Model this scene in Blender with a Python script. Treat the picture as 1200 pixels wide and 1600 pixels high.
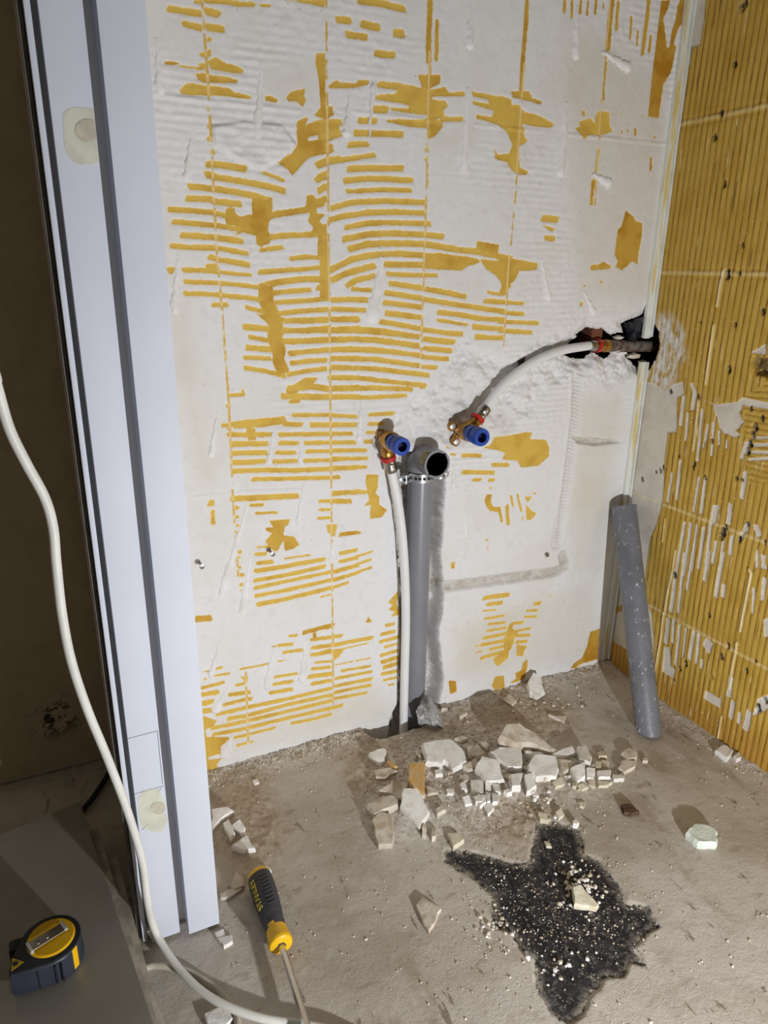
import bpy, bmesh, math, random
import numpy as np
from mathutils import Vector, Matrix

# ------------------------------------------------------------------ camera, world, light, exposure
SC = bpy.context.scene
for o in list(bpy.data.objects):
    bpy.data.objects.remove(o, do_unlink=True)
COL = SC.collection

FPX = 1121.3                                   # focal length in pixels of a 1200 x 1600 frame
YAW, PITCH, ROLL = [math.radians(a) for a in (25.8085, 19.0536, 0.8289)]
CAM = np.array([0.0, 0.0, 0.85])
FW = np.array([math.sin(YAW)*math.cos(PITCH), math.cos(YAW)*math.cos(PITCH), -math.sin(PITCH)])
_r0 = np.array([math.cos(YAW), -math.sin(YAW), 0.0]); _u0 = np.cross(_r0, FW)
RT = _r0*math.cos(ROLL) + _u0*math.sin(ROLL); UP = np.cross(RT, FW)
cd = bpy.data.cameras.new('camera'); cam = bpy.data.objects.new('camera', cd); COL.objects.link(cam)
cd.sensor_fit = 'VERTICAL'; cd.sensor_height = 36.0; cd.lens = 36.0*FPX/1600.0; cd.clip_start = 0.02
cam.matrix_world = Matrix(((RT[0], UP[0], -FW[0], CAM[0]), (RT[1], UP[1], -FW[1], CAM[1]),
                           (RT[2], UP[2], -FW[2], CAM[2]), (0, 0, 0, 1)))
SC.camera = cam

W = bpy.data.worlds.new('world'); SC.world = W; W.use_nodes = True
W.node_tree.nodes['Background'].inputs[0].default_value = (1.0, 0.93, 0.84, 1)
W.node_tree.nodes['Background'].inputs[1].default_value = 0.02

# the site lamp: a small LED work light on a low stand, right of and below the camera, out of frame
ld = bpy.data.lights.new('work_light', 'SPOT'); ld.energy = 47.0; ld.shadow_soft_size = 0.014
ld.color = (0.965, 0.98, 1.0); ld.spot_size = math.radians(158); ld.spot_blend = 0.9
lo = bpy.data.objects.new('work_light', ld); COL.objects.link(lo)
lo.location = (0.44, -0.28, 0.25)
lo.rotation_euler = (Vector((0.66, 1.07, 0.62)) - Vector(lo.location)).to_track_quat('-Z', 'Y').to_euler()

vs = SC.view_settings
vs.view_transform = 'Standard'; vs.look = 'None'; vs.gamma = 1.0; vs.use_curve_mapping = False
vs.exposure = 0.0

# ------------------------------------------------------------------ pixel -> place helpers
BW, RW = 1.07, 1.085                            # back wall at y = BW, right wall at x = RW
def ray(px, py): return FW + RT*(px-600)/FPX - UP*(py-800)/FPX
def on(px, py, ax, val):
    d = ray(px, py); return CAM + d*(val-CAM[ax])/d[ax]
def V(p): return Vector((float(p[0]), float(p[1]), float(p[2])))
def pw(px, py, out=0.0): return V(on(px, py, 1, BW-out))        # on the back wall, 'out' metres in front
def pr(px, py, out=0.0): return V(on(px, py, 0, RW-out))        # on the right wall
def pf(px, py, z=0.0): return V(on(px, py, 2, z))               # on the floor or a level above it
RNG = np.random.RandomState(7); random.seed(7)

# ------------------------------------------------------------------ object helpers
def tag(o, label=None, cat=None, group=None, kind=None):
    for k, v in (('label', label), ('category', cat), ('group', group), ('kind', kind)):
        if v: o[k] = v
    return o
def mesh_obj(name, me, mat=None, parent=None):
    o = bpy.data.objects.new(name, me); COL.objects.link(o)
    if mat: me.materials.append(mat)
    if parent: o.parent = parent
    return o
def finish(name, bm, mat=None, parent=None, smooth=False):
    bmesh.ops.recalc_face_normals(bm, faces=bm.faces)
    me = bpy.data.meshes.new(name); bm.to_mesh(me); bm.free()
    if smooth:
        for p in me.polygons: p.use_smooth = True
        try: me.set_sharp_from_angle(angle=math.radians(38))
        except Exception: pass
    return mesh_obj(name, me, mat, parent)
def empty(name, loc, label, cat, group=None):
    o = bpy.data.objects.new(name, None); COL.objects.link(o); o.location = loc; o.empty_display_size = 0.03
    tag(o, label, cat, group); bpy.context.view_layer.update(); return o
def under(parent, *objs):
    """parent parts that were built in world space"""
    inv = Matrix.Translation(parent.location).inverted()
    for o in objs: o.parent = parent; o.matrix_parent_inverse = inv
def bm_box(bm, lo_, hi_, bev=0.0):
    r = bmesh.ops.create_cube(bm, size=1.0)
    for v in r['verts']:
        v.co = Vector([(lo_[i]+hi_[i])/2 + v.co[i]*(hi_[i]-lo_[i]) for i in range(3)])
    if bev > 0:
        es = set(e for v in r['verts'] for e in v.link_edges)
        bmesh.ops.bevel(bm, geom=list(es), offset=bev, segments=2, affect='EDGES', profile=0.7)
def box(name, lo_, hi_, mat, parent=None, bev=0.0):
    bm = bmesh.new(); bm_box(bm, lo_, hi_, bev); return finish(name, bm, mat, parent, smooth=bev > 0)
def frame_of(d):
    d = Vector(d).normalized(); a = Vector((0, 0, 1)) if abs(d.z) < 0.9 else Vector((1, 0, 0))
    x = d.cross(a).normalized(); return x, x.cross(d).normalized(), d
def bm_tube(bm, pts, rad, seg=20, cap=True, rads=None):
    """swept round tube along pts"""
    pts = [Vector(p) for p in pts]; n = len(pts); rings = []
    x = None
    for i in range(n):
        t = (pts[min(i+1, n-1)]-pts[max(i-1, 0)]).normalized()
        if x is None: x, y, _ = frame_of(t)
        x = (x - t*x.dot(t)).normalized(); y = t.cross(x)
        r = rads[i] if rads else rad
        rings.append([bm.verts.new(pts[i] + (x*math.cos(2*math.pi*k/seg)+y*math.sin(2*math.pi*k/seg))*r) for k in range(seg)])
    for a, b in zip(rings, rings[1:]):
        for k in range(seg): bm.faces.new((a[k], a[(k+1) % seg], b[(k+1) % seg], b[k]))
    if cap:
        bm.faces.new(rings[0][::-1]); bm.faces.new(rings[-1])
    return rings
def bm_lathe(bm, prof, org, axis, seg=28, closed=False):
    """profile [(distance along axis, radius)]; a radius of 0 closes the end; closed joins last to first"""
    x, y, d = frame_of(axis); org = Vector(org); rings = []
    for t, r in prof:
        if r <= 1e-7: rings.append([bm.verts.new(org+d*t)])
        else: rings.append([bm.verts.new(org+d*t+(x*math.cos(2*math.pi*k/seg)+y*math.sin(2*math.pi*k/seg))*r) for k in range(seg)])
    prs = list(zip(rings, rings[1:]))
    if closed: prs.append((rings[-1], rings[0]))
    for a, b in prs:
        for k in range(seg):
            k2 = (k+1) % seg
            if len(a) == 1 and len(b) == 1: continue
            if len(a) == 1: bm.faces.new((a[0], b[k2], b[k]))
            elif len(b) == 1: bm.faces.new((a[k], a[k2], b[0]))
            else: bm.faces.new((a[k], a[k2], b[k2], b[k]))
    return rings
def lathe(name, prof, org, axis, mat, parent=None, seg=28, closed=False):
    bm = bmesh.new(); bm_lathe(bm, prof, org, axis, seg, closed); return finish(name, bm, mat, parent, smooth=True)
def tube(name, pts, rad, mat, parent=None, seg=20, rads=None):
    bm = bmesh.new(); bm_tube(bm, pts, rad, seg, True, rads); return finish(name, bm, mat, parent, smooth=True)
def smooth_path(pts, n=8):
    """Catmull-Rom through the points"""
    P = [Vector(p) for p in pts]; P = [P[0]*2-P[1]] + P + [P[-1]*2-P[-2]]; out = []
    for i in range(1, len(P)-2):
        a, b, c, d = P[i-1:i+3]
        for k in range(n):
            t = k/n
            out.append(0.5*((2*b)+(c-a)*t+(2*a-5*b+4*c-d)*t*t+(3*b-a-3*c+d)*t**3))
    out.append(P[-2]); return out

# ------------------------------------------------------------------ materials
def s2l(c): return tuple(((v/255+0.055)/1.055)**2.4 if v > 10 else v/255/12.92 for v in c) + (1.0,)
class M:
    """tiny node-tree writer"""
    def __init__(s, name, rough=0.8, metal=0.0, spec=0.4):
        s.m = bpy.data.materials.new(name); s.m.use_nodes = True; s.t = s.m.node_tree; s.n = s.t.nodes; s.l = s.t.links
        s.b = s.n['Principled BSDF']; s.b.inputs['Roughness'].default_value = rough
        s.b.inputs['Metallic'].default_value = metal; s.b.inputs['Specular IOR Level'].default_value = spec
        s._pos = None
    def new(s, t): return s.n.new(t)
    def put(s, sock, v):
        if isinstance(v, bpy.types.NodeSocket): s.l.new(v, sock)
        elif v is not None: sock.default_value = v
    def pos(s):
        if s._pos is None: s._pos = s.new('ShaderNodeNewGeometry').outputs['Position']
        return s._pos
    def obj(s): return s.new('ShaderNodeTexCoord').outputs['Object']
    def noise(s, scale, detail=3, rough=0.55, vec=None, stretch=None, dist=0.0):
        n = s.new('ShaderNodeTexNoise'); n.inputs['Scale'].default_value = scale
        n.inputs['Detail'].default_value = detail; n.inputs['Roughness'].default_value = rough; n.inputs['Distortion'].default_value = dist
        v = vec or s.pos()
        if stretch:
            mp = s.new('ShaderNodeMapping'); s.l.new(v, mp.inputs[0]); mp.inputs['Scale'].default_value = stretch; v = mp.outputs[0]
        s.l.new(v, n.inputs['Vector']); return n.outputs['Fac']
    def voro(s, scale, feat='F1'):
        n = s.new('ShaderNodeTexVoronoi'); n.feature = feat; n.inputs['Scale'].default_value = scale
        s.l.new(s.pos(), n.inputs['Vector']); return n.outputs['Distance']
    def attr(s, name):
        n = s.new('ShaderNodeAttribute'); n.attribute_name = name; return n.outputs['Fac']
    def math(s, op, a, b=None, c=None, clamp=False):
        n = s.new('ShaderNodeMath'); n.operation = op; n.use_clamp = clamp
        s.put(n.inputs[0], a); s.put(n.inputs[1], b)
        if c is not None: s.put(n.inputs[2], c)
        return n.outputs[0]
    def ramp(s, v, a, b, lo_=0.0, hi_=1.0):
        n = s.new('ShaderNodeMapRange'); n.interpolation_type = 'SMOOTHSTEP'; s.put(n.inputs[0], v)
        n.inputs[1].default_value = a; n.inputs[2].default_value = b; n.inputs[3].default_value = lo_; n.inputs[4].default_value = hi_
        return n.outputs[0]
    def mix(s, f, a, b, mode='MIX'):
        n = s.new('ShaderNodeMix'); n.data_type = 'RGBA'; n.blend_type = mode
        s.put(n.inputs[0], f); s.put(n.inputs[6], a); s.put(n.inputs[7], b); return n.outputs[2]
    def bump(s, h, strength=0.5, dist=0.002):
        n = s.new('ShaderNodeBump'); n.inputs['Strength'].default_value = strength; n.inputs['Distance'].default_value = dist
        s.put(n.inputs['Height'], h); s.l.new(n.outputs[0], s.b.inputs['Normal'])
    def col(s, v): s.put(s.b.inputs['Base Color'], v); return s.m
def plain(name, rgb, rough=0.6, metal=0.0, spec=0.4, var=0.06, scale=40, bump=0.0):
    m = M(name, rough, metal, spec); c = s2l(rgb)
    d = tuple(x*(1-var*2.2) for x in c[:3]) + (1,)
    m.col(m.mix(m.ramp(m.noise(scale), 0.35, 0.65), c, d))
    if bump: m.bump(m.noise(scale*6), bump, 0.001)
    return m.m

# ------------------------------------------------------------------ numpy noise, signed distances, height-field meshes
def vnoise(X, Y, scale, seed):
    r = np.random.RandomState(seed); T = r.rand(128, 128)
    u = X*scale; v = Y*scale; i = np.floor(u).astype(int); j = np.floor(v).astype(int)
    fu = u-i; fv = v-j; fu = fu*fu*(3-2*fu); fv = fv*fv*(3-2*fv)
    g = lambda a, b: T[a % 128, b % 128]
    return (g(i, j)*(1-fu)+g(i+1, j)*fu)*(1-fv) + (g(i, j+1)*(1-fu)+g(i+1, j+1)*fu)*fv
def fbm(X, Y, scale, seed, oct_=4, gain=0.5):
    s = 0; a = 1; t = 0
    for k in range(oct_):
        s = s + a*(vnoise(X, Y, scale*2**k, seed+k)-0.5); t += a; a *= gain
    return s/t*2
def sstep(x, a, b):
    t = np.clip((x-a)/(b-a), 0, 1); return t*t*(3-2*t)
class Grid:
    def __init__(s, u0, u1, v0, v1, d):
        s.u0, s.v0, s.d = u0, v0, d
        s.nu = int(round((u1-u0)/d))+1; s.nv = int(round((v1-v0)/d))+1
        s.u = u0+np.arange(s.nu)*d; s.v = v0+np.arange(s.nv)*d
        s.U, s.V = np.meshgrid(s.u, s.v)
    def full(s, x): return np.full(s.U.shape, float(x))
    def win(s, pts, pad):
        a = np.array(pts); lo_ = a.min(0)-pad; hi_ = a.max(0)+pad
        i0 = max(0, int((lo_[0]-s.u0)/s.d)); i1 = min(s.nu, int((hi_[0]-s.u0)/s.d)+2)
        j0 = max(0, int((lo_[1]-s.v0)/s.d)); j1 = min(s.nv, int((hi_[1]-s.v0)/s.d)+2)
        return (slice(j0, j1), slice(i0, i1)) if i1 > i0 and j1 > j0 else None
    def seg_d(s, w, pts):
        X, Y = s.U[w], s.V[w]; best = np.full(X.shape, 1e9)
        if len(pts) == 1: return np.hypot(X-pts[0][0], Y-pts[0][1])
        for (ax, ay), (bx, by) in zip(pts, pts[1:]):
            dx, dy = bx-ax, by-ay; L = dx*dx+dy*dy+1e-12
            t = np.clip(((X-ax)*dx+(Y-ay)*dy)/L, 0, 1)
            best = np.minimum(best, np.hypot(X-ax-t*dx, Y-ay-t*dy))
        return best
    def stroke(s, F, pts, wid, pad=0.02, extra=None, flat=False):
        w = s.win(pts, wid/2+pad)
        if w is None: return
        d = s.seg_d(w, pts)-wid/2
        if flat and len(pts) > 1:
            X, Y = s.U[w], s.V[w]
            for p, q, k in ((pts[0], pts[1], 0.37), (pts[-1], pts[-2], -0.61)):
                dx, dy = p[0]-q[0], p[1]-q[1]; L = math.hypot(dx, dy)+1e-9; dx /= L; dy /= L
                sk = 0.55*math.sin(1e4*(p[0]+2*p[1])+k); e = (X-p[0])*dx+(Y-p[1])*dy + sk*(-(X-p[0])*dy+(Y-p[1])*dx) - wid*0.25
                near = np.hypot(X-p[0], Y-p[1]) < wid*1.3
                d = np.where(near, np.maximum(d, e*0.85), d)
        s._put(F, w, d, extra)
    def poly(s, F, pts, pad=0.02, extra=None, sign=1):
        w = s.win(pts, pad)
        if w is None: return
        X, Y = s.U[w], s.V[w]; ins = np.zeros(X.shape, bool); q = list(pts)+[pts[0]]
        for (ax, ay), (bx, by) in zip(q, q[1:]):
            if ay == by: continue
            ins ^= ((ay > Y) != (by > Y)) & (X < (bx-ax)*(Y-ay)/(by-ay)+ax)
        d = s.seg_d(w, q); d = np.where(ins, -d, d); s._put(F, w, d, extra)
    def _put(s, F, w, d, extra):
        if extra is not None:
            E, val = extra; m = (d < F[w]) & (d < 0.004); t = E[w]; t[m] = val; E[w] = t
        F[w] = np.minimum(F[w], d)
    def at(s, F, x, y):
        i = np.clip(np.round((np.asarray(x)-s.u0)/s.d).astype(int), 0, s.nu-1)
        j = np.clip(np.round((np.asarray(y)-s.v0)/s.d).astype(int), 0, s.nv-1)
        return F[j, i]
    def mesh(s, name, place, attrs, keep=None, flip=False):
        P = place(s.U, s.V).reshape(-1, 3)
        idx = np.arange(s.nu*s.nv).reshape(s.nv, s.nu)
        q = np.stack([idx[:-1, :-1], idx[:-1, 1:], idx[1:, 1:], idx[1:, :-1]], -1)
        if flip: q = q[..., ::-1]
        if keep is not None: q = q[keep[:-1, :-1]]
        q = q.reshape(-1, 4); me = bpy.data.meshes.new(name)
        me.vertices.add(len(P)); me.vertices.foreach_set('co', P.astype(np.float32).ravel())
        me.loops.add(q.size); me.loops.foreach_set('vertex_index', q.astype(np.int32).ravel())
        me.polygons.add(len(q)); me.polygons.foreach_set('loop_start', np.arange(0, q.size, 4, dtype=np.int32))
        me.update(calc_edges=True); me.polygons.foreach_set('use_smooth', np.ones(len(q), bool))
        for k, a in attrs.items():
            at = me.attributes.new(k, 'FLOAT', 'POINT'); at.data.foreach_set('value', a.astype(np.float32).ravel())
        me.validate(); return me
def nums(t): return [[tuple(map(float, p.split(','))) for p in q.split()] for q in t.split('|')]
# ================================================================== BACK WALL
# marks where the yellow primer shows through the white plaster, in pixels of enlarged crops
# (crop origin x, y, enlargement, strokes "width[:depth of tone] points", patches "tone points")
YEL = [
(230, 0, 4, """22 360,0 480,8 590,26 665,24|16 300,8 340,12|10 710,30 770,36|34 135,52 230,68 335,84|36 370,68 445,88|32 225,145 335,172|34 375,168 475,180
|26 385,245 392,250|14:.6 115,393 195,395|8 200,412 360,430|20 330,408 360,408|12 382,662 382,690|22 386,790|24 388,868|26 405,945 415,947|36 1065,1030 1120,1010 1200,995|34 1060,1125 1115,1090
|34 1075,1195 1115,1165|34 375,1025 480,1032 615,1055|18 725,1078 790,1100 855,1128|34 370,1090 450,1110 600,1135 760,1165 860,1195""",
"""0 860,-5 1000,20 1110,45 1115,-5|.2 325,335 395,305 400,345 375,362 335,350|.2 375,385 430,352 480,390 545,405 600,435 600,458 500,448 400,432
|.2 305,465 340,455 390,470 500,480 565,500 560,518 430,515 385,518 350,515 320,495|.1 205,565 240,520 330,525 420,540 510,550 555,580 650,600 650,620 560,608 420,595 300,595 220,585
|.5 735,600 770,598 820,625 810,638 740,630|.3 870,612 905,570 985,555 980,600 995,625 975,668 935,632 890,632|.4 1060,335 1115,332 1115,660 1160,665 1165,715 1120,745 1045,720 1085,670 1080,560 1070,470 1055,400
|.35 935,760 1010,725 985,790 1060,750 1120,750 1200,750 1200,805 1120,830 1000,860 1010,885 1120,860 1200,820 1200,850 1160,870 1110,900 1165,905 1155,945 1010,985 940,1060 910,1098 880,1060 810,1010 905,960 945,900 935,830"""),
(230, 250, 4, """34 265,165 420,180 560,200 680,225 760,250|32 250,238 400,245 420,260 585,275|28 135,308 300,318 420,328 500,350 560,360|28 160,385 300,398 440,410 560,430 600,435|32 215,468 330,475 440,485 595,508
|28 150,535 250,545 440,550 550,570 630,585|30 390,605 450,625 560,640 635,655|36 135,690 160,690|26 225,688 350,690 440,698|18 450,700 560,712 650,718|40 380,672 435,668|24 235,760 350,765 460,770 580,780 690,795 720,790
|26 235,835 350,835 460,845 620,860 740,880|24 410,905 500,905|84:.4 740,800 745,880 780,960 805,1040 800,1110 820,1190|26 700,700 850,690 1000,680 1130,665|34 740,780 880,755 1000,742 1130,742|28 790,830 900,820 1020,812|30 1065,800 1130,800
|26 780,890 900,885 1050,875 1130,865|26 820,960 950,945 1120,938|28 860,1005 1000,1000 1130,995|28 830,1070 960,1065 1130,1050|28 830,1130 1000,1130 1130,1120|24 710,562 850,545|24 895,615 1000,605 1100,612|30 775,480 900,470 1060,465 1120,455
|30 610,1045 770,1055|22 640,1105 770,1130|26 625,1170 780,1180|24 620,920 700,940 760,960|30 1060,120 1120,100|30 1075,185 1120,165|34:.4 770,345 900,325 1000,310 1040,270 1120,240""",
""".45 660,235 780,235 785,290 775,330 760,400 755,440 770,470 765,520 710,540 680,520 680,470 600,450 555,470 580,420 500,400 480,350 495,300 550,300 545,330 580,350 660,340 655,290
|.4 1000,220 1040,210 1060,250 1110,250 1110,290 1060,300 1060,330 1120,340 1070,380 1120,420 1120,680 1090,660 1100,620 1065,590 1070,490 1030,450 1040,420 1005,380 1020,340 990,300|.4 680,960 860,985 850,1010 740,1010"""),
(500, 0, 4, """34 245,0 390,22 530,55|34 110,120 190,128|38 265,148 320,160 370,168|34 172,215 288,230|40 470,205 518,210|34 350,330 400,340 460,342|34:.4 690,0 685,150 680,300 682,380|18:.3 685,380 690,460|24:.4 735,130 733,230 728,370
|36 340,682 420,682|32 248,752 350,755|32 222,830 370,835 515,838|28 182,905 298,898|26 0,1030 60,1010 200,990 345,968|32 178,1055 300,1050 520,1052|30 155,1130 300,1115 420,1118 580,1128|24 170,1195 400,1185 570,1190|36 0,770 130,765
|40 0,860 60,845 130,830|46 20,930 70,925|36 0,1105 40,1090|24 760,742 890,745|26:.3 670,925 668,940|22 668,995|10 672,1050 672,1090|8 674,1120 674,1150""",
""".3 615,470 680,465 755,470 750,520 690,550 640,545|.2 50,540 105,500 130,515 230,520 240,500 310,500 300,530 200,550 70,550|.1 350,520 380,505 500,520 600,540 700,560 780,545 810,580 900,570 910,600 780,600 700,600 500,560 360,545
|.15 330,595 480,585 480,570 560,560 620,570 700,570 700,620 790,630 800,660 770,690 780,720 690,760 690,880 670,850 690,800 560,790 420,760 420,745 500,745 650,750 690,720 560,705 450,690 440,670 560,680 560,655 470,640 340,620
|.3 690,750 770,755 770,790 720,850 690,860|.15 950,570 1060,590 1200,625 1200,830 1160,790 1060,760 980,740 980,715 1080,730 1085,690 960,650 955,630 1060,650 1050,620 960,600|.3 1095,930 1110,965 1200,960 1200,1070 1170,1010 1095,990"""),
(500, 250, 4, """30 70,300 200,265 400,255 660,265|30 60,375 150,350 300,328 460,325 660,332|28 160,420 300,395 450,390 690,398|32 150,495 300,465 450,458 640,465 770,478|34 185,555 300,525 450,520 660,525 860,560 1000,575 1200,620
|34 70,685 200,620 300,598 370,590|32 390,588 500,585 660,595|34 75,750 160,710 340,660|30 410,652 640,655|24 420,712 560,718 730,720|30 170,785 230,750 340,725|22 200,805 340,815|28 435,770 540,785 640,800|28 660,805 800,830 910,855
|28 410,828 520,845 640,865|28 655,872 800,895 1000,925 1150,945|28 400,890 520,905 635,920|28 740,950 860,965 1000,990 1150,1000|30 415,955 520,970 640,985|18 735,1000 800,1010 920,1030|28 380,1010 500,1030 640,1055|26 655,1060 780,1080 890,1085
|26 960,1045 1140,1055|28 75,875 200,870 330,878|26 75,930 280,938|26 75,998 245,1000|30 0,1065 200,1065 400,1078 620,1105|26 650,1120 750,1135 840,1140|24 975,1108 1100,1112 1140,1110|30 0,1130 200,1120 330,1125 500,1145 620,1165
|28 0,1190 200,1180 400,1195|24 660,1180 820,1195|16 1050,825 1130,840|26 1030,880 1180,890|32 0,680 60,680""",
""".3 660,585 740,580 990,615 1000,640 930,660 890,690 660,680|.35 985,505 1120,530 1115,590 980,560|.35 1000,620 1200,640 1200,720 1170,760 1200,790 1140,830 1130,760 1100,720 1040,680|.25 0,400 40,400 60,640 60,880 0,870"""),
(780, 0, 4, """28:.5 178,0 165,200 148,400 140,560|22:.4 413,0 410,72|16:.4 458,0 457,105|18:.4 515,0 508,80|14:.4 560,0 552,92|20:.4 610,0 603,80|8:.4 655,15 653,50|34:.5 710,0 695,130 683,305|22:.4 750,10 740,100 737,185|12:.5 675,380 660,520 655,620
|14:.5 832,105 822,245|12:.5 870,195 865,280|28:.5 940,0 925,130 900,335|18:.5 953,220 942,320|24 0,610 60,625|12:.5 770,815 772,830|12:.5 810,808 810,822|18:.5 855,805 855,840|18:.3 530,695 530,715|8 720,705|8 770,712|8 820,718|8 900,722|18:.3 625,930 610,1070|18:.3 603,1130 585,1200|16:.6 953,985 950,1060|16:.4 975,855""",
""".75 1020,0 1075,0 1055,60 1030,110 1040,180 1050,300 1070,290 1080,200 1105,130 1120,30 1135,-5 1180,-5 1170,130 1130,160 1095,270 1110,290 1080,440 1030,530 1000,735 935,725 960,480 1000,150 1010,60
|.3 75,570 190,570 210,610 270,635 260,650 150,620 90,610|.15 0,655 130,655 160,700 260,725 350,775 330,795 230,790 150,770 165,860 185,875 150,905 125,910 130,1040 180,1075 170,1090 120,1090 80,1060 60,1010 0,990 0,965 60,970 85,900 50,820 0,785
|.15 480,800 510,790 505,760 580,740 600,770 610,710 640,690 690,700 695,790 710,820 640,845 560,840 540,870"""),
(780, 250, 4, """20:.3 590,130 580,275|34 275,365 365,372|26 292,487 345,490|16 640,762|22 515,900|12 535,785|20 0,885 155,898|22 0,945 40,955 155,962|22 0,1010 150,1015 245,1020|24 0,1065 205,1078|16 0,1112 30,1112""",
"""0 275,408 350,425 335,452|.6 795,315 840,350 855,380 895,395 895,480 875,570 870,655 835,630 770,690 730,665 745,630 725,590 745,430 765,420|.3 570,685 580,655 620,655 655,635 700,660 695,680 620,685
|.3 0,600 80,615 245,645 240,685 130,690 110,740 60,790 60,830 30,850 0,830 20,780 0,740"""),
(260, 480, 4, """70:.4 640,0 650,60 690,130 690,200 710,270 700,330 730,400|26 650,50 760,30 900,20 1010,10|26 740,85 900,88 1010,82|26 1030,75 1200,70|28 720,140 860,150 1010,140|26 1030,138 1200,130|28 700,215 830,215 1010,208|26 1030,200 1200,195
|28 770,290 900,275 1010,268|26 1030,262 1200,258|26 780,350 900,335 1000,330|26 1030,322 1200,318|26 760,420 900,395 1000,385|26 1030,382 1200,378|24 1015,438 1200,440|34 760,510 900,495 1010,510|30 1030,508 1200,500|34 725,555 900,560 1020,560|30 1030,560 1200,560
|20:.4 770,590 830,590|18:.4 755,530 815,530|30 490,120 640,135|24 520,185 660,215|26 505,255 660,270|24 490,315 650,320|26 490,380 620,400 740,430|20 395,550 485,545|12 475,515 480,540|22:.2 350,740 500,715 735,695|32 430,740 600,730 740,712|26 740,730 845,735
|22 790,675 1000,672 1190,685|28 905,735 1190,735|26 385,795 500,798 655,795|24 705,797 1000,792 1160,790|30 405,855 630,852|24 705,848 820,850|24 865,848 1180,845|28 410,912 625,908|22 685,908 805,908|22 875,902 1200,895|28 410,972 540,968 615,962
|24 650,965 815,960|22 860,960 1020,955 1200,945|28 415,1025 600,1018 800,1020 1030,1010 1200,1000|24 540,1075 800,1070 1030,1065 1080,1060|10 362,165 362,195|8 362,225 362,255|9 368,295 370,325|10 375,365 376,390|10 378,430 378,448|24 385,615|26 392,752""",
""".1 770,500 870,440 950,440 910,490 780,520|.3 500,755 555,755 560,830 510,830"""),
(260, 730, 4, """32 410,198 600,190 820,178|18 525,238 605,235|14 560,288 690,282|28:.2 1040,165 1200,155|20 955,212 1030,212|28 1035,213 1150,213|16 955,265 1030,265|16 945,320 1030,315|26 438,258 445,252|24 440,312|22 445,365|10 440,405 440,425|24 458,530|14 455,565
|18 457,628|26 468,675 480,672|22 468,735|12 465,768|12 565,500 630,497|20 555,545 620,540|24 290,275 292,350|38:.5 190,952 272,945|22 565,600 660,590|12 740,570 900,548|26 555,650 740,620 900,590 990,575|24 550,708 740,675 990,620|22 550,755 740,715 1030,655|22 1050,655 1200,615
|22 560,805 740,770 1030,705|22 1050,705 1200,660|26 570,858 740,825 1030,755|18 1050,750 1140,720|10 965,812 1035,795|22 1085,540 1190,518|20 1085,590 1200,565|20:.4 1085,425 1190,408|28:.6 860,1035 950,1010 1040,990|22:.5 925,1040 930,1070|16 770,1055 815,1052|10 660,1125|16 705,1115 790,1103
|16 730,1160 860,1140|18 905,1080 1040,1062|20 910,1130 1040,1110 1200,1085|18 915,1175 1030,1140""",
""".4 640,335 775,325 760,360 740,370 730,425 800,435 830,485 790,515 740,520 730,460 690,530 640,500 620,460 640,440 660,415 630,400 620,380 670,375|.1 255,240 270,205 300,205 300,245|.1 1000,360 1070,355 1050,430 1010,410|0 1040,1145 1110,1140 1080,1190 1040,1200"""),
(480, 500, 4, """28 150,65 350,60 480,70 700,105|26 730,60 900,85 965,90|26 1040,40 1200,55|24 1055,100 1160,112|28 150,120 420,120 700,160|26 730,115 920,135|28 150,185 420,185 720,222|26 730,175 900,190|28 150,240 420,245 700,285|24 720,230 885,245
|28 150,295 420,305 640,330 760,345|22 720,290 810,298|26 140,360 350,365 560,390 740,410|28 150,430 420,425 655,432|24 160,482 380,485 620,472|22 390,592 540,585|20 385,648 480,648|20 375,703 420,703|20 360,760 420,760|22 160,815 370,815|20 150,865 380,865|18 160,920 370,920|22 160,1085 370,1075""",
""".3 700,410 745,405 745,430 705,432"""),
(480, 740, 6, """30:.2 235,190 560,172|24:.4 310,565 400,555 500,555|22 310,745 465,712|20 300,825 430,790 615,730|24 250,915 420,870 600,805|24 250,990 420,945 605,880|20 250,1070 380,1025|10 600,660""",
""".25 555,10 670,10 660,130 640,180 680,220 675,290 750,345 700,410 590,425 590,360 600,290 540,300 585,250 570,190 550,90|.3 855,1100 860,1130 845,1200 770,1200"""),
(300, 930, 3.3333, """18 620,232 780,212|20 625,275 740,260 840,240 940,222|7 740,290 920,250|20 620,312 760,290|13 640,352 730,345|7 745,365 930,328|16 625,385 720,375|13 780,395 930,370|22 610,425 730,410|15 745,435 935,400|20 625,462 730,445|18 745,475 935,437|9 420,268 435,268
|16 450,262 520,255|15 475,298 580,285|6 445,345 490,338|10 250,385 330,372 400,357|14 430,428 545,408|17 425,465 525,448|20 405,510 520,490|20 130,622 290,585 500,540 730,485|17 745,507 930,470|20 190,645 280,630 500,570 730,520|16 745,540 910,510|20 105,695 270,660 500,605 730,550|20 110,728 280,695 500,640 730,588 785,574
|16 520,668 640,645 725,620|16 220,745 300,725 430,692|14 235,785 285,772|12 300,768 318,766|9 65,400 100,395|13 120,385 155,378|9 60,440 75,438|11 120,420 195,408|17 50,485 165,455|24 45,522 135,505|26 45,567 105,555|28 50,608 115,598|20 195,520 300,505|16 230,470 280,460|18 150,578 270,545 310,540
|15 1010,158 1055,150|18 985,205 1055,190|18 980,245 1075,218|13 1005,270 1070,255|18 985,315 1070,290|22 990,350 1075,325|22 1000,378 1075,355|18 990,412 1070,395|13 1000,445 1065,430|10 1025,470 1050,465""",
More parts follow.
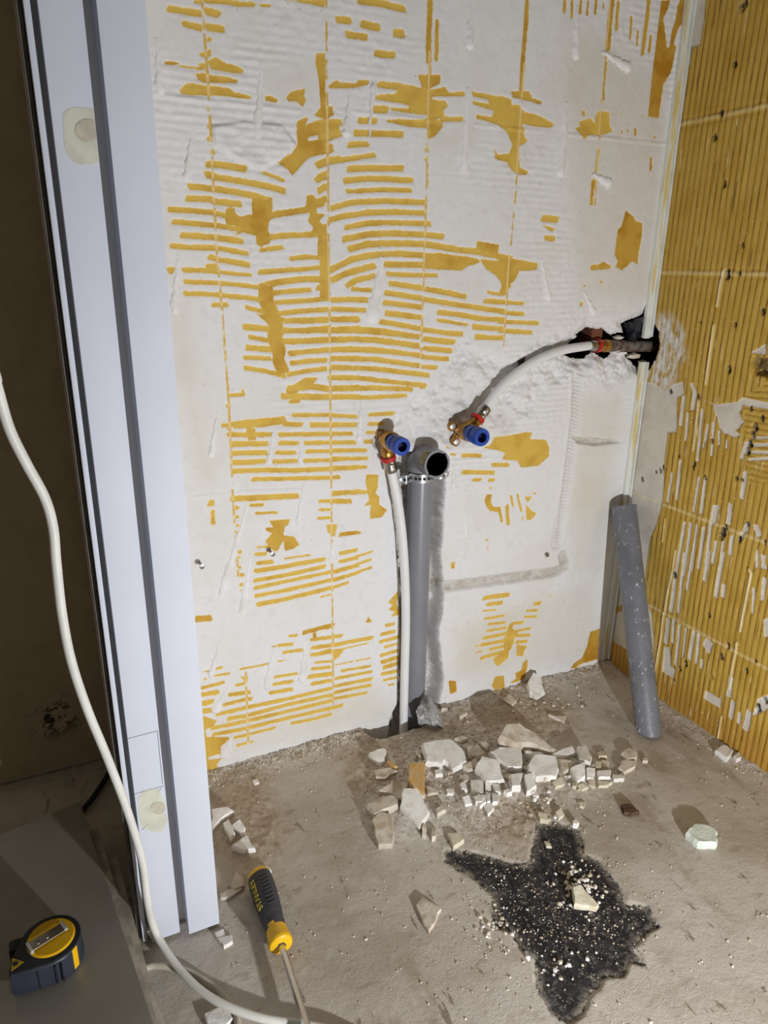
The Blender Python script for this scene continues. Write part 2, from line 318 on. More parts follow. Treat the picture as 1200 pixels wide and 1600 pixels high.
"""0 735,285 785,285 770,320 740,340|.1 250,425 295,425 285,460 265,440|.25 40,625 130,655 105,690 70,700 75,740 190,740 195,750 150,790 155,830 85,840 85,860 155,850 130,885 135,905 40,930|.3 905,145 920,110 940,140|.25 1065,0 1070,60 1090,100 1040,110 1060,85 1025,75 1050,50 1020,40"""),
(680, 640, 4, """22 170,285 290,288|8 70,236 88,236|10 98,278 126,280|22 358,345 458,345|24:.1 172,390 368,395|18 238,440 288,438|20 338,440 368,440|16 348,490|22 450,600 458,715|12 475,540 488,605|12 515,530 540,635|8 545,690 550,670|6 610,520 630,524|18 325,815|8 332,850 332,875""",
""".2 375,175 480,160 570,140 610,145 590,185 690,190 715,235 710,290 650,350 540,360 515,320 420,310 440,270 380,250 300,240 350,220|.3 310,570 325,530 355,530 350,580 365,610 410,610 425,690 415,710 395,640 345,635 320,600|.1 560,545 605,545 580,580|.1 570,590 600,630 630,650 600,690 570,685|.3 100,955 125,955 120,995 100,990"""),
(660, 900, 4, """26 385,140 470,125 540,118|24 408,178 500,168|8 380,220 465,212|14 390,268 515,248|16 415,302 520,290|16 405,345 525,325|20 385,390 530,360|22 370,432 520,405|8 335,440 365,435|18 425,460 510,440|10 340,482 375,470|22 368,515 450,490 540,465|18 560,298 630,290|16 590,345 675,328|20 590,375 670,370
|20 590,415 655,408|20 700,175 740,168|14 655,218 720,213|14 640,257 715,253|12 800,130""",
""".2 545,300 570,295 565,330 600,355 580,380 570,430 540,480 540,515 475,565 455,550 445,515 510,480 510,400 530,350|.2 590,430 660,440 635,470 630,500 590,500|.5 660,520 655,580 640,640 600,660 545,672 590,640 580,610 620,590 630,540|.5 455,630 510,625 520,700 455,712 435,690|.6 165,655 210,660 215,725 175,740
|.75 1050,350 1110,330 1095,520 990,550 960,575 925,580 950,545 1000,510 1030,440"""),
]
def wxy(px, py): p = on(px, py, 1, BW); return (p[0], p[2])
def rxy(px, py): p = on(px, py, 0, RW); return (p[1], p[2])
def fxy(px, py): p = on(px, py, 2, 0.0); return (p[0], p[1])
def scale_w(px, py): return ((on(px, py, 1, BW)-CAM) @ FW)/FPX          # metres per pixel at the back wall
def scale_r(px, py): return ((on(px, py, 0, RW)-CAM) @ FW)/FPX

GB = Grid(0.125, RW+0.001, -0.05, 1.43, 0.002)
yel = GB.full(0.02); dk = GB.full(0.1)
for ox, oy, s, st, po in YEL:
    for q in st.replace('\n', '').split('|'):
        f = q.split(); wd, _, tone = f[0].partition(':')
        P = [tuple(map(float, a.split(','))) for a in f[1:]]; P = [(ox+a/s, oy+b/s) for a, b in P]
        GB.stroke(yel, [wxy(*a) for a in P], max(float(wd)/s*1.12, 1.4)*scale_w(*P[0]), extra=(dk, float(tone or 0.1)), flat=True)
    for q in po.replace('\n', '').split('|'):
        f = q.split(); P = [tuple(map(float, a.split(','))) for a in f[1:]]
        GB.poly(yel, [wxy(ox+a/s, oy+b/s) for a, b in P], extra=(dk, float(f[0])))
# the same trowel marks carry on above the frame and behind the door casing
for k in range(26):
    x = 0.3+0.72*RNG.rand(); z = 1.29+0.13*RNG.rand(); L = 0.04+0.12*RNG.rand()
    GB.stroke(yel, [(x, z), (x+L, z+0.012*(RNG.rand()-0.5))], 0.006)
def wline(pts): return [wxy(*p) for p in pts]
seam = GB.full(0.02)
SEAMS = [[(316, 0), (322, 85), (326, 140), (332, 260), (338, 380), (350, 520), (358, 640), (364, 780), (372, 900)],
         [(510, 0), (513, 300), (515, 500), (517, 700), (519, 900), (521, 1100)],
         [(672, 80), (668, 250), (664, 380), (658, 560)], [(820, 100), (806, 300), (795, 420), (787, 540)],
         [(384, 1050), (388, 1160)], [(955, 0), (940, 170), (930, 320)]]
for sm in SEAMS: GB.stroke(seam, wline(sm), 0.0036)

# hacked-out zones
chase = GB.full(0.03)
GB.poly(chase, wline([(614, 735), (632, 712), (668, 706), (696, 716), (695, 745), (692, 800), (689, 870), (693, 930), (684, 1000), (690, 1060), (686, 1098), (680, 1150), (606, 1160), (613, 1122), (625, 1090),
                      (627, 1000), (628, 900), (622, 800), (613, 745)]), pad=0.03)
hack = GB.full(0.05)
GB.poly(hack, wline([(598, 668), (620, 640), (680, 592), (722, 518), (765, 545), (800, 560), (850, 520), (905, 508), (1000, 492), (1012, 580), (960, 606), (905, 602), (860, 605), (838, 650), (800, 676), (765, 695), (700, 700), (650, 700)]), pad=0.05)
trough = GB.full(0.05)
GB.stroke(trough, wline([(738, 655), (758, 622), (795, 585), (840, 556), (890, 541), (935, 538)]), 0.026, pad=0.05)
GB.stroke(trough, wline([(602, 686), (612, 735), (627, 830), (634, 950), (631, 1140)]), 0.020, pad=0.05)
GB.stroke(trough, wline([(715, 660), (735, 668)]), 0.034, pad=0.05)
GB.stroke(trough, wline([(596, 690), (606, 696)]), 0.028, pad=0.05)
vgro = GB.full(0.05); VG = wline([(903, 590), (899, 650), (886, 750), (870, 850)]); GB.stroke(vgro, VG, 0.032, pad=0.05)
hgro = GB.full(0.05); GB.stroke(hgro, wline([(880, 868), (884, 885), (868, 894), (800, 903), (745, 911), (692, 917)]), 0.027, pad=0.05)
vline = GB.full(0.05); GB.stroke(vline, wline([(893, 585), (892, 650), (880, 740), (868, 850)]), 0.004, pad=0.02)
crack = GB.full(0.05); GB.poly(crack, wline([(895, 682), (930, 684), (978, 690), (930, 697), (903, 693)]), pad=0.02)
lump = GB.full(0.05); GB.poly(lump, wline([(330, 196), (380, 190), (440, 195), (462, 225), (440, 250), (405, 264), (370, 250), (335, 225)]), pad=0.03)
bare = GB.full(0.05)      # smoother beige filler, flush areas
for q in ([(415, 105), (495, 95), (492, 160), (415, 160)], [(250, 480), (300, 480), (345, 760), (300, 760)], [(880, 20), (1040, 120), (1030, 470), (900, 470)], [(670, 195), (740, 200), (740, 240), (670, 240)],
          [(700, 980), (930, 900), (940, 1030), (710, 1060)], [(325, 1130), (600, 1060), (610, 1120), (335, 1195)], [(900, 620), (970, 620), (945, 900), (890, 900)]):
    GB.poly(bare, wline(q), pad=0.05)
hole = GB.full(0.05)
GB.poly(hole, wline([(880, 555), (903, 546), (908, 525), (920, 513), (945, 514), (960, 526), (978, 521), (975, 506), (1006, 493), (1040, 480), (1040, 600), (1000, 574), (985, 557), (962, 551), (950, 562), (930, 551), (918, 562), (900, 561)]))
mm = 0.001
U, Vv = GB.U, GB.V
edge_n = fbm(U, Vv, 90, 11)*0.0012
ridge = np.sin(2*np.pi*(Vv/0.0105 + 0.35*fbm(U, Vv, 4, 21, 2) + 0.12*fbm(U, Vv, 40, 23, 2)))
zone = sstep(fbm(U, Vv, 5, 31, 3), -0.15, 0.35)*sstep(bare, -0.01, 0.02)
plaster = sstep(yel+edge_n*0.5, -0.0006, 0.0009)
H = plaster*(1.3*mm + zone*ridge*0.42*mm*(0.2+1.2*vnoise(U, Vv*3, 9, 49)) + fbm(U, Vv, 30, 41)*0.8*mm + fbm(U, Vv, 130, 47, 3)*0.75*mm*(0.3+zone)) + fbm(U, Vv, 3, 51, 3)*1.2*mm
for J in ([(240, 148), (467, 173)], [(530, 172), (690, 190)], [(742, 195), (890, 210), (1045, 226)], [(299, 778), (380, 769), (470, 765)], [(306, 937), (330, 934)], [(620, 728), (700, 720), (790, 716)]):
    jf = GB.full(0.05); GB.stroke(jf, wline(J), 0.001, pad=0.02)
    H += np.exp(-(np.maximum(jf, 0)/0.0022)**2)*1.3*mm*sstep(fbm(U, Vv, 60, 61), -0.5, 0.3) - np.exp(-((jf-0.004)/0.002)**2)*0.4*mm
H += sstep(-lump, -0.001, 0.003)*(4.2*mm + fbm(U, Vv, 45, 71)*3.5*mm) - np.exp(-((lump-0.003)/0.003)**2)*1.5*mm*(Vv < 1.02)
hk = sstep(-hack + fbm(U, Vv, 25, 81)*0.006, -0.004, 0.02)
H += hk*(-4*mm + fbm(U, Vv, 40, 83, 5, 0.62)*9*mm + np.abs(fbm(U, Vv, 18, 89, 4, 0.6))*11*mm - np.abs(fbm(U, Vv, 55, 87, 3, 0.6))*5*mm)
rip = np.sin(2*np.pi*((Vv + (U-0.88)**2*10 - 0.5*(U-0.86))/0.0072 + 0.25*fbm(U, Vv, 30, 91, 2)))
vg = sstep(-vgro, -0.001, 0.012); H += vg*(-4.5*mm + rip*1.5*mm) + np.exp(-(np.maximum(vline, 0)/0.003)**2)*2.4*mm
hg = sstep(-hgro + fbm(U, Vv, 60, 95)*0.0015, -0.001, 0.008); H += hg*(-6.5*mm + fbm(U, Vv, 110, 97, 3)*3.6*mm + rip*0.3*mm)
tr = sstep(-trough + fbm(U, Vv, 40, 99)*0.003, -0.003, 0.007); H += tr*(-13*mm + fbm(U, Vv, 60, 101)*2*mm)
ck = sstep(-crack, -0.001, 0.003); H += ck*(-10*mm + fbm(U, Vv, 60, 103)*7*mm)
ch = sstep(-chase + fbm(U, Vv, 32, 105)*0.005 + fbm(U, Vv, 110, 107)*0.0018, -0.0035, 0.0035)
H = H*(1-ch) + ch*(-44*mm + fbm(U, Vv, 30, 109, 5, 0.65)*26*mm)
H = H - 1.5*mm
hl = hole + fbm(U, Vv, 60, 111)*0.003
rim = sstep(-hl, -0.02, 0.0); H -= rim*10*mm
mort_shade = np.clip(0.16*vg + 0.35*hk*sstep(fbm(U, Vv, 12, 121), 0.0, 0.8) + 0.75*hg + 0.7*tr*0.4 + 0.6*ck + 0.55*ch + 0.5*sstep(-hl, -0.006, 0.0), 0, 1)  # mortar in hacked parts, greyer horizontal channel, upright groove's ripple shading painted in
yel_k = np.where((ch > 0.3) | (hk > 0.5) | (hg > 0.3) | (vg > 0.3) | (tr > 0.3) | (lump < 0), 0.02, yel)
keep_y = (hk > 0.5) & (U > 0.66)&(Vv<0.585)
yel_k = np.where(keep_y & (tr < 0.3), yel, yel_k)
seam_k = np.where((ch > 0.2) | (hk > 0.4), 0.02, seam)
me = GB.mesh('wall_back', lambda u, v: np.stack([u, BW-H, v], -1),
             {'yel': yel_k*1000, 'dk': dk, 'mort_shade': mort_shade, 'seam': seam_k*1000, 'bare': sstep(-bare, -0.02, 0.03), 'rough': np.clip(hk+ch+lump*0, 0, 1)}, keep=~(hl < 0))

m = M('plaster_and_primer', 0.82, spec=0.25)
n1 = m.noise(170, 3); sd = m.math('ADD', m.attr('yel'), m.math('ADD', m.math('MULTIPLY', m.math('SUBTRACT', n1, 0.5), 3.4), m.math('MULTIPLY', m.math('SUBTRACT', m.noise(60, 2), 0.5), 2.6)))
ym = m.ramp(sd, 0.35, -0.35); halo = m.ramp(sd, 1.7, 0.4)
wht = m.mix(m.math('ADD', m.math('MULTIPLY', m.attr('bare'), 0.55), m.ramp(m.noise(7, 4), 0.46, 0.7, 0.0, 0.35), clamp=True), s2l((230, 230, 232)), s2l((218, 213, 202)))
wht = m.mix(m.ramp(m.noise(60, 4), 0.5, 0.75, 0, 0.25), wht, s2l((206, 200, 192)))
wht = m.mix(m.ramp(m.noise(300, 2), 0.735, 0.76), wht, s2l((84, 80, 78)))
wht = m.mix(m.math('MULTIPLY', halo, 0.75), wht, s2l((240, 222, 178)))
ylw = m.mix(m.math('ADD', m.attr('dk'), m.ramp(m.noise(26, 3), 0.4, 0.75, -0.15, 0.35), clamp=True), s2l((222, 186, 88)), s2l((180, 128, 30)))
ylw = m.mix(m.ramp(m.noise(90, 4), 0.6, 0.8, 0, 0.35), ylw, s2l((196, 160, 104)))
c = m.mix(ym, wht, ylw)
sdm = m.ramp(m.math('ADD', m.attr('seam'), m.math('MULTIPLY', m.math('SUBTRACT', m.noise(110, 2), 0.5), 2.4)), 0.5, -0.4)
brk = m.ramp(m.noise(55, 2, stretch=(1, 1, 1)), 0.42, 0.52)
sc_ = m.mix(m.math('MULTIPLY', sdm, m.math('MAXIMUM', ym, brk)), c, m.mix(ym, s2l((220, 182, 96)), s2l((232, 204, 140))))
mo = m.mix(m.ramp(m.noise(40, 4), 0.35, 0.7), s2l((196, 189, 178)), s2l((160, 148, 132)))
c = m.mix(m.math('MULTIPLY', m.attr('mort_shade'), m.ramp(m.noise(70, 3), 0.3, 0.6, 0.55, 1.0)), sc_, mo)
m.bump(m.math('ADD', m.noise(420, 3), m.math('MULTIPLY', m.noise(130, 3), 1.5)), 0.35, 0.0008)
m.col(c); MAT_BACK = m.m
wall_back = mesh_obj('wall_back', me, MAT_BACK); tag(wall_back, kind='structure', label='white plastered back wall streaked with yellow primer and chased for pipes')

MAT_PLAIN = plain('plain_plaster', (226, 222, 216), 0.85, var=0.05, scale=6)
MAT_DARKCAV = plain('cavity_brick', (70, 52, 44), 0.9, var=0.2, scale=60, bump=0.4)
# hollow behind the hole in the corner
bm = bmesh.new()
for lo_, hi_ in (((0.80, 1.26, 0.60), (1.24, 1.27, 0.80)), ((0.79, 1.078, 0.60), (0.80, 1.27, 0.80)), ((0.80, 1.085, 0.595), (1.24, 1.27, 0.605)), ((0.80, 1.085, 0.795), (1.24, 1.27, 0.80)), ((1.235, 0.98, 0.60), (1.245, 1.27, 0.80)),
                 ((1.10, 0.975, 0.60), (1.245, 0.985, 0.80)), ((1.10, 0.98, 0.595), (1.245, 1.09, 0.605)), ((1.10, 0.98, 0.795), (1.245, 1.09, 0.80))):
    bm_box(bm, lo_, hi_)
cav = finish('hollow_cavity', bm, MAT_DARKCAV, wall_back)
bm = bmesh.new(); bm_box(bm, (0.955, 1.085, 0.70), (0.982, 1.12, 0.76), 0.003); finish('brick', bm, plain('red_brick', (120, 72, 56), 0.9, bump=0.5), wall_back)

# raised plaster smears left by the scraper: (top px, bottom px, width px)
SMEARS = [((245, 60), (250, 150), 12), ((408, 100), (402, 225), 13), ((733, 0), (736, 78), 11), ((731, 138), (725, 275), 12), ((546, 152), (540, 215), 11), ((298, 218), (290, 285), 9), ((278, 405), (272, 490), 11),
          ((598, 402), (580, 505), 17), ((886, 160), (876, 278), 11), ((903, 10), (900, 95), 10), ((940, 80), (986, 108), 11), ((926, 272), (956, 288), 11), ((846, 405), (858, 470), 9), ((912, 455), (930, 492), 8), ((340, 645), (330, 715), 9),
          ((428, 672), (420, 725), 8), ((468, 680), (470, 730), 7), ((564, 630), (562, 690), 9), ((474, 755), (466, 822), 9), ((387, 790), (345, 932), 11), ((392, 865), (380, 960), 12), ((478, 1000), (472, 1068), 11),
          ((428, 1010), (416, 1078), 9), ((360, 1070), (335, 1115), 11), ((345, 1000), (328, 1060), 7), ((521, 845), (519, 880), 12), ((708, 728), (709, 770), 9), ((728, 795), (727, 840), 9), ((577, 215), (583, 130), 7), ((363, 1150), (350, 1185), 13)]
m = M('smear_plaster', 0.85, spec=0.2); m.col(m.mix(m.ramp(m.noise(50), 0.4, 0.7), s2l((238, 237, 238)), s2l((228, 226, 223)))); m.bump(m.noise(260, 4), 0.35, 0.0010); MAT_SMEAR = m.m
for k, (a, b, wd) in enumerate(SMEARS):
    A, B = pw(*a), pw(*b); L = (B-A).length; t = (B-A)/L; w_ = Vector((0, -1, 0)); sdir = t.cross(w_).normalized()
    half = wd*scale_w(*a)*0.80; bm = bmesh.new(); NU, NVv = 9, 22; g = []
    for i in range(NVv):
        f = i/(NVv-1); prof = math.sin(math.pi*min(1, f*0.52+0.02 if f < 0.96 else 0.5))**0.8*(0.25+0.75*f) if f < 0.93 else max(0.15, (1-f)/0.07)
        hw = half*(0.25+0.75*prof)*(1+0.18*math.sin(i*1.9+k)); row = []
        for j in range(NU):
            s_ = (j/(NU-1))*2-1; hh = (1-s_*s_)**0.6*(0.0018+0.0034*prof)*(1+0.12*math.sin(3.1*j+2.3*i+k)) - 0.0008
            row.append(bm.verts.new(A+t*(L*f)+sdir*(s_*hw)+w_*hh+sdir*(0.0008*math.sin(i*0.9+k*2))))
        g.append(row)
    for i in range(NVv-1):
        for j in range(NU-1): bm.faces.new((g[i][j], g[i][j+1], g[i+1][j+1], g[i+1][j]))
    bm.normal_update()
    if sum(f.normal.y*f.calc_area() for f in bm.faces) > 0: bmesh.ops.reverse_faces(bm, faces=bm.faces)
    me_ = bpy.data.meshes.new('plaster_smear'); bm.to_mesh(me_); bm.free(); me_.polygons.foreach_set('use_smooth', [True]*len(me_.polygons)); mesh_obj('plaster_smear', me_, MAT_SMEAR, wall_back)

# ================================================================== RIGHT WALL
GR = Grid(0.36, BW+0.02, -0.02, 1.43, 0.002)
white = GR.full(0.03)
def rl(pts, ox, oy, s): return [rxy(ox+a/s, oy+b/s) for a, b in pts]
C5, C6, C4 = (960, 580, 5), (930, 860, 4.4444), (1000, 300, 5.333)
for q in nums("180,90 240,80 320,95 400,155 470,100 540,80 552,180 495,205 490,480 425,480 400,700 380,1030 340,1180 290,1300 250,1560 240,1700 -60,1900 60,1000 110,900 140,700 190,300|690,220 800,262 970,238 1010,205 1130,230 1230,250 1230,300 1010,268 980,330 1020,400 950,470 1000,500 940,520 900,500 870,490 830,450 800,350 770,260"):
    GR.poly(white, rl(q, *C5))
for q in nums("60,500 75,480 350,330 395,440 410,600 415,820 240,700 80,600|480,670 520,670 530,800 560,830 550,890 470,840|770,600 825,650 800,730 750,660|770,970 870,1030 880,990 875,1100 760,1030|1130,1030 1230,990 1230,1090 1100,1150|1170,480 1230,460 1230,600 1175,600"):
    GR.poly(white, rl(q, *C6))
for q in nums("930,1340 1060,1260 1060,1360"):
    GR.poly(white, rl(q, *C4))
GR.poly(white, rl([(480, 0), (552, 0), (540, 200), (510, 380), (440, 400), (420, 560), (395, 560)], 1000, 0, 5.333))
ST5 = """26 545,200 520,420|28 610,100 632,170 612,300|20 578,330 560,540|20 520,700 490,1000|22 455,800 420,1020|22 690,300 650,700|22 665,830 620,1100|22 712,840 680,1110|18 735,420 700,600|20 780,400 765,660|18 825,470 825,580|18 885,540 880,600|34 1030,790 1000,990|34 910,1040 890,1190
|50 800,1060 772,1185|24 555,1180 480,1600|22 600,1190 545,1600|24 650,1200 600,1560|24 702,1220 660,1540|26 760,1190 712,1580|26 800,1330 772,1500|22 855,1330 840,1420|28 925,1290 910,1430|22 1070,580 1230,572|20 1060,690 1230,680|20 1060,632 1230,636|18 1080,520 1230,520|30 1030,560 1000,680|34 1050,1190 980,1320|40 1110,1210 1130,1280|24 1160,1440 1180,1540|16 1110,1480 1120,1400"""
ST6 = """22 625,20 580,430|22 680,20 640,270|20 740,20 722,120|28 795,10 762,210|26 890,20 842,320|24 895,240 890,320|28 1180,200 1165,340|14 1105,260 1095,440|30 510,480 492,640|20 550,480 540,640|20 590,520 562,800|18 635,540 612,740|24 690,560 657,750|20 725,580 705,780|30 950,880 930,1010|28 960,1050 945,1160
|24 1010,1130 1000,1200|38 1075,1120 1047,1240|26 565,150 530,420|18 745,760 742,820|24 1180,40 1165,120|20 1130,30 1125,120"""
for (ox, oy, s), st in ((C5, ST5), (C6, ST6)):
    for q in st.replace('\n', '').split('|'):
        f = q.split(); P = [tuple(map(float, a.split(','))) for a in f[1:]]
        GR.stroke(white, rl(P, ox, oy, s), float(f[0])/s*scale_r(ox+P[0][0]/s, oy+P[0][1]/s)*1.25, flat=True)
horiz = GR.full(0.05); GR.poly(horiz, rl([(1000, 200), (1230, 60), (1230, 900), (1050, 860), (1040, 700)], *C5), pad=0.03)
pit = GR.full(0.02)
for px, py, r_ in ((1149, 97, 4), (1127, 175, 4), (1117, 212, 4), (1132, 285, 4), (1137, 425, 6), (1160, 381, 3), (1155, 424, 3), (1192, 484, 4), (1148, 505, 3), (1094, 502, 2), (1139, 574, 5), (1085, 723, 3), (1030, 733, 3), (1036, 729, 3), (1024, 736, 2), (1002, 747, 3), (1046, 609, 3), (1091, 618, 3),
                   (1060, 711, 2), (1112, 687, 3), (1083, 728, 3), (1101, 744, 3), (1130, 828, 6), (1126, 835, 5), (1134, 822, 3), (1167, 817, 3), (1155, 840, 4), (1180, 664, 5), (1176, 675, 5), (1172, 690, 5), (1168, 702, 5), (1191, 651, 4), (1158, 748, 2), (1071, 1034, 4), (1062, 1043, 3), (1137, 1006, 4), (1127, 1023, 4),
                   (1107, 959, 3), (1184, 1103, 5), (1195, 1092, 4), (1053, 1060, 2), (1053, 896, 4), (1113, 1057, 2), (1166, 1046, 3), (1180, 1031, 2), (1173, 636, 3), (1150, 745, 3), (1195, 845, 3), (1160, 8, 5), (1165, 2, 4)):
    k = scale_r(px, py); a = rxy(px, py); GR.stroke(pit, [a, (a[0]-0.003, a[1]-0.004*(r_/3))], r_*k*1.5)
ru, rv = GR.U, GR.V
ph = (ru+0.012*fbm(ru, rv, 2.2, 201, 2) - 0.006*rv)/0.0122
hz = sstep(-horiz, -0.004, 0.006); phh = (rv+0.01*fbm(ru, rv, 6, 203, 2))/0.0105
tri = lambda p: 1-np.abs(((p % 1.0)-0.5)*2)
rd = tri(ph)*(1-hz)+tri(phh)*hz
rdp = sstep(rd, 0.10, 0.40)
lev = 1-sstep(rv, 0.02, 0.07)*0.0
amp = 0.55+0.45*sstep(fbm(ru, rv, 7, 205, 3), -0.6, 0.3)
wm = sstep(-white + fbm(ru, rv, 90, 207)*0.0012, -0.0008, 0.0012)
amp = amp*(0.45+0.75*vnoise(ru*6, rv, 18, 231))
HR = (1-wm)*(0.8*mm+rdp*1.9*mm*amp*(0.8+0.4*vnoise(ru, rv, 60, 209))) + fbm(ru, rv, 40, 211)*0.4*mm
joint = GR.full(0.05); JL = [0.187+0.006, 0.412, 0.846, 1.095]
for z in JL: GR.stroke(joint, [(0.36, z), (1.09, z-0.004)], 0.002, pad=0.02)
HR += np.exp(-(np.maximum(joint, 0)/0.0035)**2)*1.6*mm*sstep(fbm(ru, rv, 50, 213), -0.3, 0.5) - np.exp(-((joint-0.005)/0.003)**2)*0.9*mm
beads = GR.full(0.05)
for q in nums("560,0 540,150 500,330 490,420|480,430 455,640 420,840|1075,130 1090,160 1050,350 1010,560|990,640 960,800 930,960|880,1150 860,1300"): GR.stroke(beads, rl(q, *C6), 0.0036)
for q in nums("700,650 680,760 650,950|625,1110 590,1350 555,1600"): GR.stroke(beads, rl(q, *C4), 0.004)
for q in nums("665,200 655,330 620,620|400,1150 380,1330"): GR.stroke(beads, rl(q, *C5), 0.0028)
HR += sstep(-beads+fbm(ru, rv, 120, 215)*0.0008, -0.0012, 0.0012)*2.6*mm
pm = sstep(-pit+fbm(ru, rv, 150, 217)*0.0015, -0.0012, 0.0012); HR -= pm*5*mm
roughw = sstep(0.084-np.hypot((ru-1.03)/0.75, rv-0.695)+fbm(ru, rv, 30, 227)*0.02, 0, 0.035)
HR += roughw*fbm(ru, rv, 60, 219)*1.6*mm
holeR = GR.full(0.05)
GR.poly(holeR, [(1.10, 0.600), (1.10, 0.78), (1.060, 0.752), (1.045, 0.735), (1.036, 0.708), (1.040, 0.685), (1.056, 0.660), (1.062, 0.652)])
hR = holeR+fbm(ru, rv, 80, 221)*0.002
pocket = GR.full(0.05); GR.poly(pocket, rl([(930, 1350), (1000, 1375), (1130, 1390), (1130, 1540), (970, 1530), (945, 1430)], *C4), pad=0.03)
pk = sstep(-pocket+fbm(ru, rv, 60, 223)*0.003, -0.002, 0.003); HR = HR*(1-pk)+pk*(-14*mm+fbm(ru, rv, 50, 225)*6*mm)
foot_tone = (1-sstep(rv, 0.01, 0.11))  # browner tone towards the foot of the wall
me = GR.mesh('wall_right', lambda u, v: np.stack([RW-HR, u, v], -1),
             {'wh': (white+fbm(ru, rv, 90, 207)*0.0)*1000, 'rd': rdp*(1-0), 'pit': np.clip(pm+pk*0.8, 0, 1), 'bead': np.clip(sstep(-beads, -0.001, 0.001)+sstep(0.004-joint, 0, 0.004)*0.4, 0, 1), 'foot_tone': foot_tone, 'rw': roughw}, keep=~(hR < 0), flip=True)
m = M('ridged_yellow_primer', 0.62, spec=0.35)
sd = m.math('ADD', m.attr('wh'), m.math('MULTIPLY', m.math('SUBTRACT', m.noise(150, 3), 0.5), 2.6)); wm_ = m.ramp(sd, 0.4, -0.4)
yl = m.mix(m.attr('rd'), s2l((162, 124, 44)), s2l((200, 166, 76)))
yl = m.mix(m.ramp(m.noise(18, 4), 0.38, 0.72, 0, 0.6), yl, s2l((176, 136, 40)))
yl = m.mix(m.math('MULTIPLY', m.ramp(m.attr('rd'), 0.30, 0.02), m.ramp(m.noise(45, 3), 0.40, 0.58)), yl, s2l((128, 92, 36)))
yl = m.mix(m.math('MULTIPLY', m.attr('foot_tone'), 0.6), yl, s2l((168, 118, 44)))
crumbs = m.ramp(m.noise(240, 2), 0.68, 0.72)
yl = m.mix(m.math('MULTIPLY', crumbs, m.ramp(m.noise(9, 2), 0.4, 0.6, 0.1, 0.9)), yl, s2l((232, 214, 170)))
wc = m.mix(m.ramp(m.noise(25, 4), 0.4, 0.7), s2l((216, 209, 198)), s2l((202, 194, 182)))
wc = m.mix(m.ramp(m.noise(300, 2), 0.72, 0.75), wc, s2l((90, 84, 78)))
stk = m.ramp(m.noise(120, 3, 0.6, stretch=(1, 1, 0.10)), 0.64, 0.68); yl = m.mix(m.math('MULTIPLY', stk, m.ramp(m.noise(12, 3), 0.42, 0.58, 0.1, 0.9)), yl, s2l((226, 206, 156)))
hl_ = m.ramp(m.noise(150, 2, 0.5, stretch=(1, 1, 0.06)), 0.69, 0.72); yl = m.mix(m.math('MULTIPLY', hl_, 0.7), yl, s2l((96, 66, 30)))
c = m.mix(wm_, yl, wc)
c = m.mix(m.math('MULTIPLY', m.attr('rw'), m.ramp(m.noise(110, 4, 0.6, stretch=(1, 1, 0.35)), 0.36, 0.56)), c, s2l((222, 219, 214)))
c = m.mix(m.attr('bead'), c, s2l((236, 220, 172)))
c = m.mix(m.math('MULTIPLY', m.attr('pit'), m.ramp(m.noise(130, 3), 0.32, 0.5)), c, s2l((66, 62, 60)))
m.bump(m.noise(320, 3), 0.35, 0.0008); m.col(c); MAT_RIGHT = m.m
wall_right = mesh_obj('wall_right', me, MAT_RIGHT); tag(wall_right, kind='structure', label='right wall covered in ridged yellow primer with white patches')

# plain continuations of the room outside the picture, the hall beyond the doorway, ceiling
def struct(name, lo_, hi_, mat, label): o = box(name, lo_, hi_, mat); tag(o, label=label, kind='structure'); return o
MAT_HALL = None
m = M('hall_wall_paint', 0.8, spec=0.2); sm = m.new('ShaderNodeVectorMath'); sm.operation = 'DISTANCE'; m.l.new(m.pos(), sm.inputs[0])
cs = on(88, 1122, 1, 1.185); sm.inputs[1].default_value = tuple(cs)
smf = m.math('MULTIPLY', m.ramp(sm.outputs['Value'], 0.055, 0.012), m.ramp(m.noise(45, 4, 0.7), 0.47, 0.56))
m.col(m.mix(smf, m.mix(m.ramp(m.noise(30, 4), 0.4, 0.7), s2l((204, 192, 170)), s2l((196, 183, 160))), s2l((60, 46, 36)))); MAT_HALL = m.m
struct('wall_back_upper', (0.125, BW, 1.43), (RW+0.1, BW+0.1, 2.4), MAT_PLAIN, 'plain upper part of the back wall')
struct('wall_right_upper', (RW, -1.3, 1.43), (RW+0.1, BW, 2.4), MAT_PLAIN, 'plain upper part of the right wall')
struct('wall_right_near', (RW, -1.3, 0.0), (RW+0.1, 0.36, 1.43), MAT_PLAIN, 'plain near part of the right wall')
struct('wall_front', (-1.1, -1.4, 0.0), (RW+0.1, -1.3, 2.4), MAT_PLAIN, 'plain wall behind the viewer')
struct('ceiling', (-1.1, -1.4, 2.4), (RW+0.1, 1.3, 2.5), MAT_PLAIN, 'plain white ceiling')
struct('wall_left', (0.034, 0.786, 0.0), (0.124, BW+0.12, 2.4), MAT_PLAIN, 'partition between bathroom and hall, behind the door lining')
struct('wall_left_near', (0.034, -1.3, 0.0), (0.124, -0.62, 2.4), MAT_PLAIN, 'near part of the partition between bathroom and hall')
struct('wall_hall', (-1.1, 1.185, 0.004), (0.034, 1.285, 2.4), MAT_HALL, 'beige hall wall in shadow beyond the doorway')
struct('wall_hall_left', (-1.2, -1.4, 0.0), (-1.1, 1.285, 2.4), MAT_HALL, 'far side wall of the dark hall')

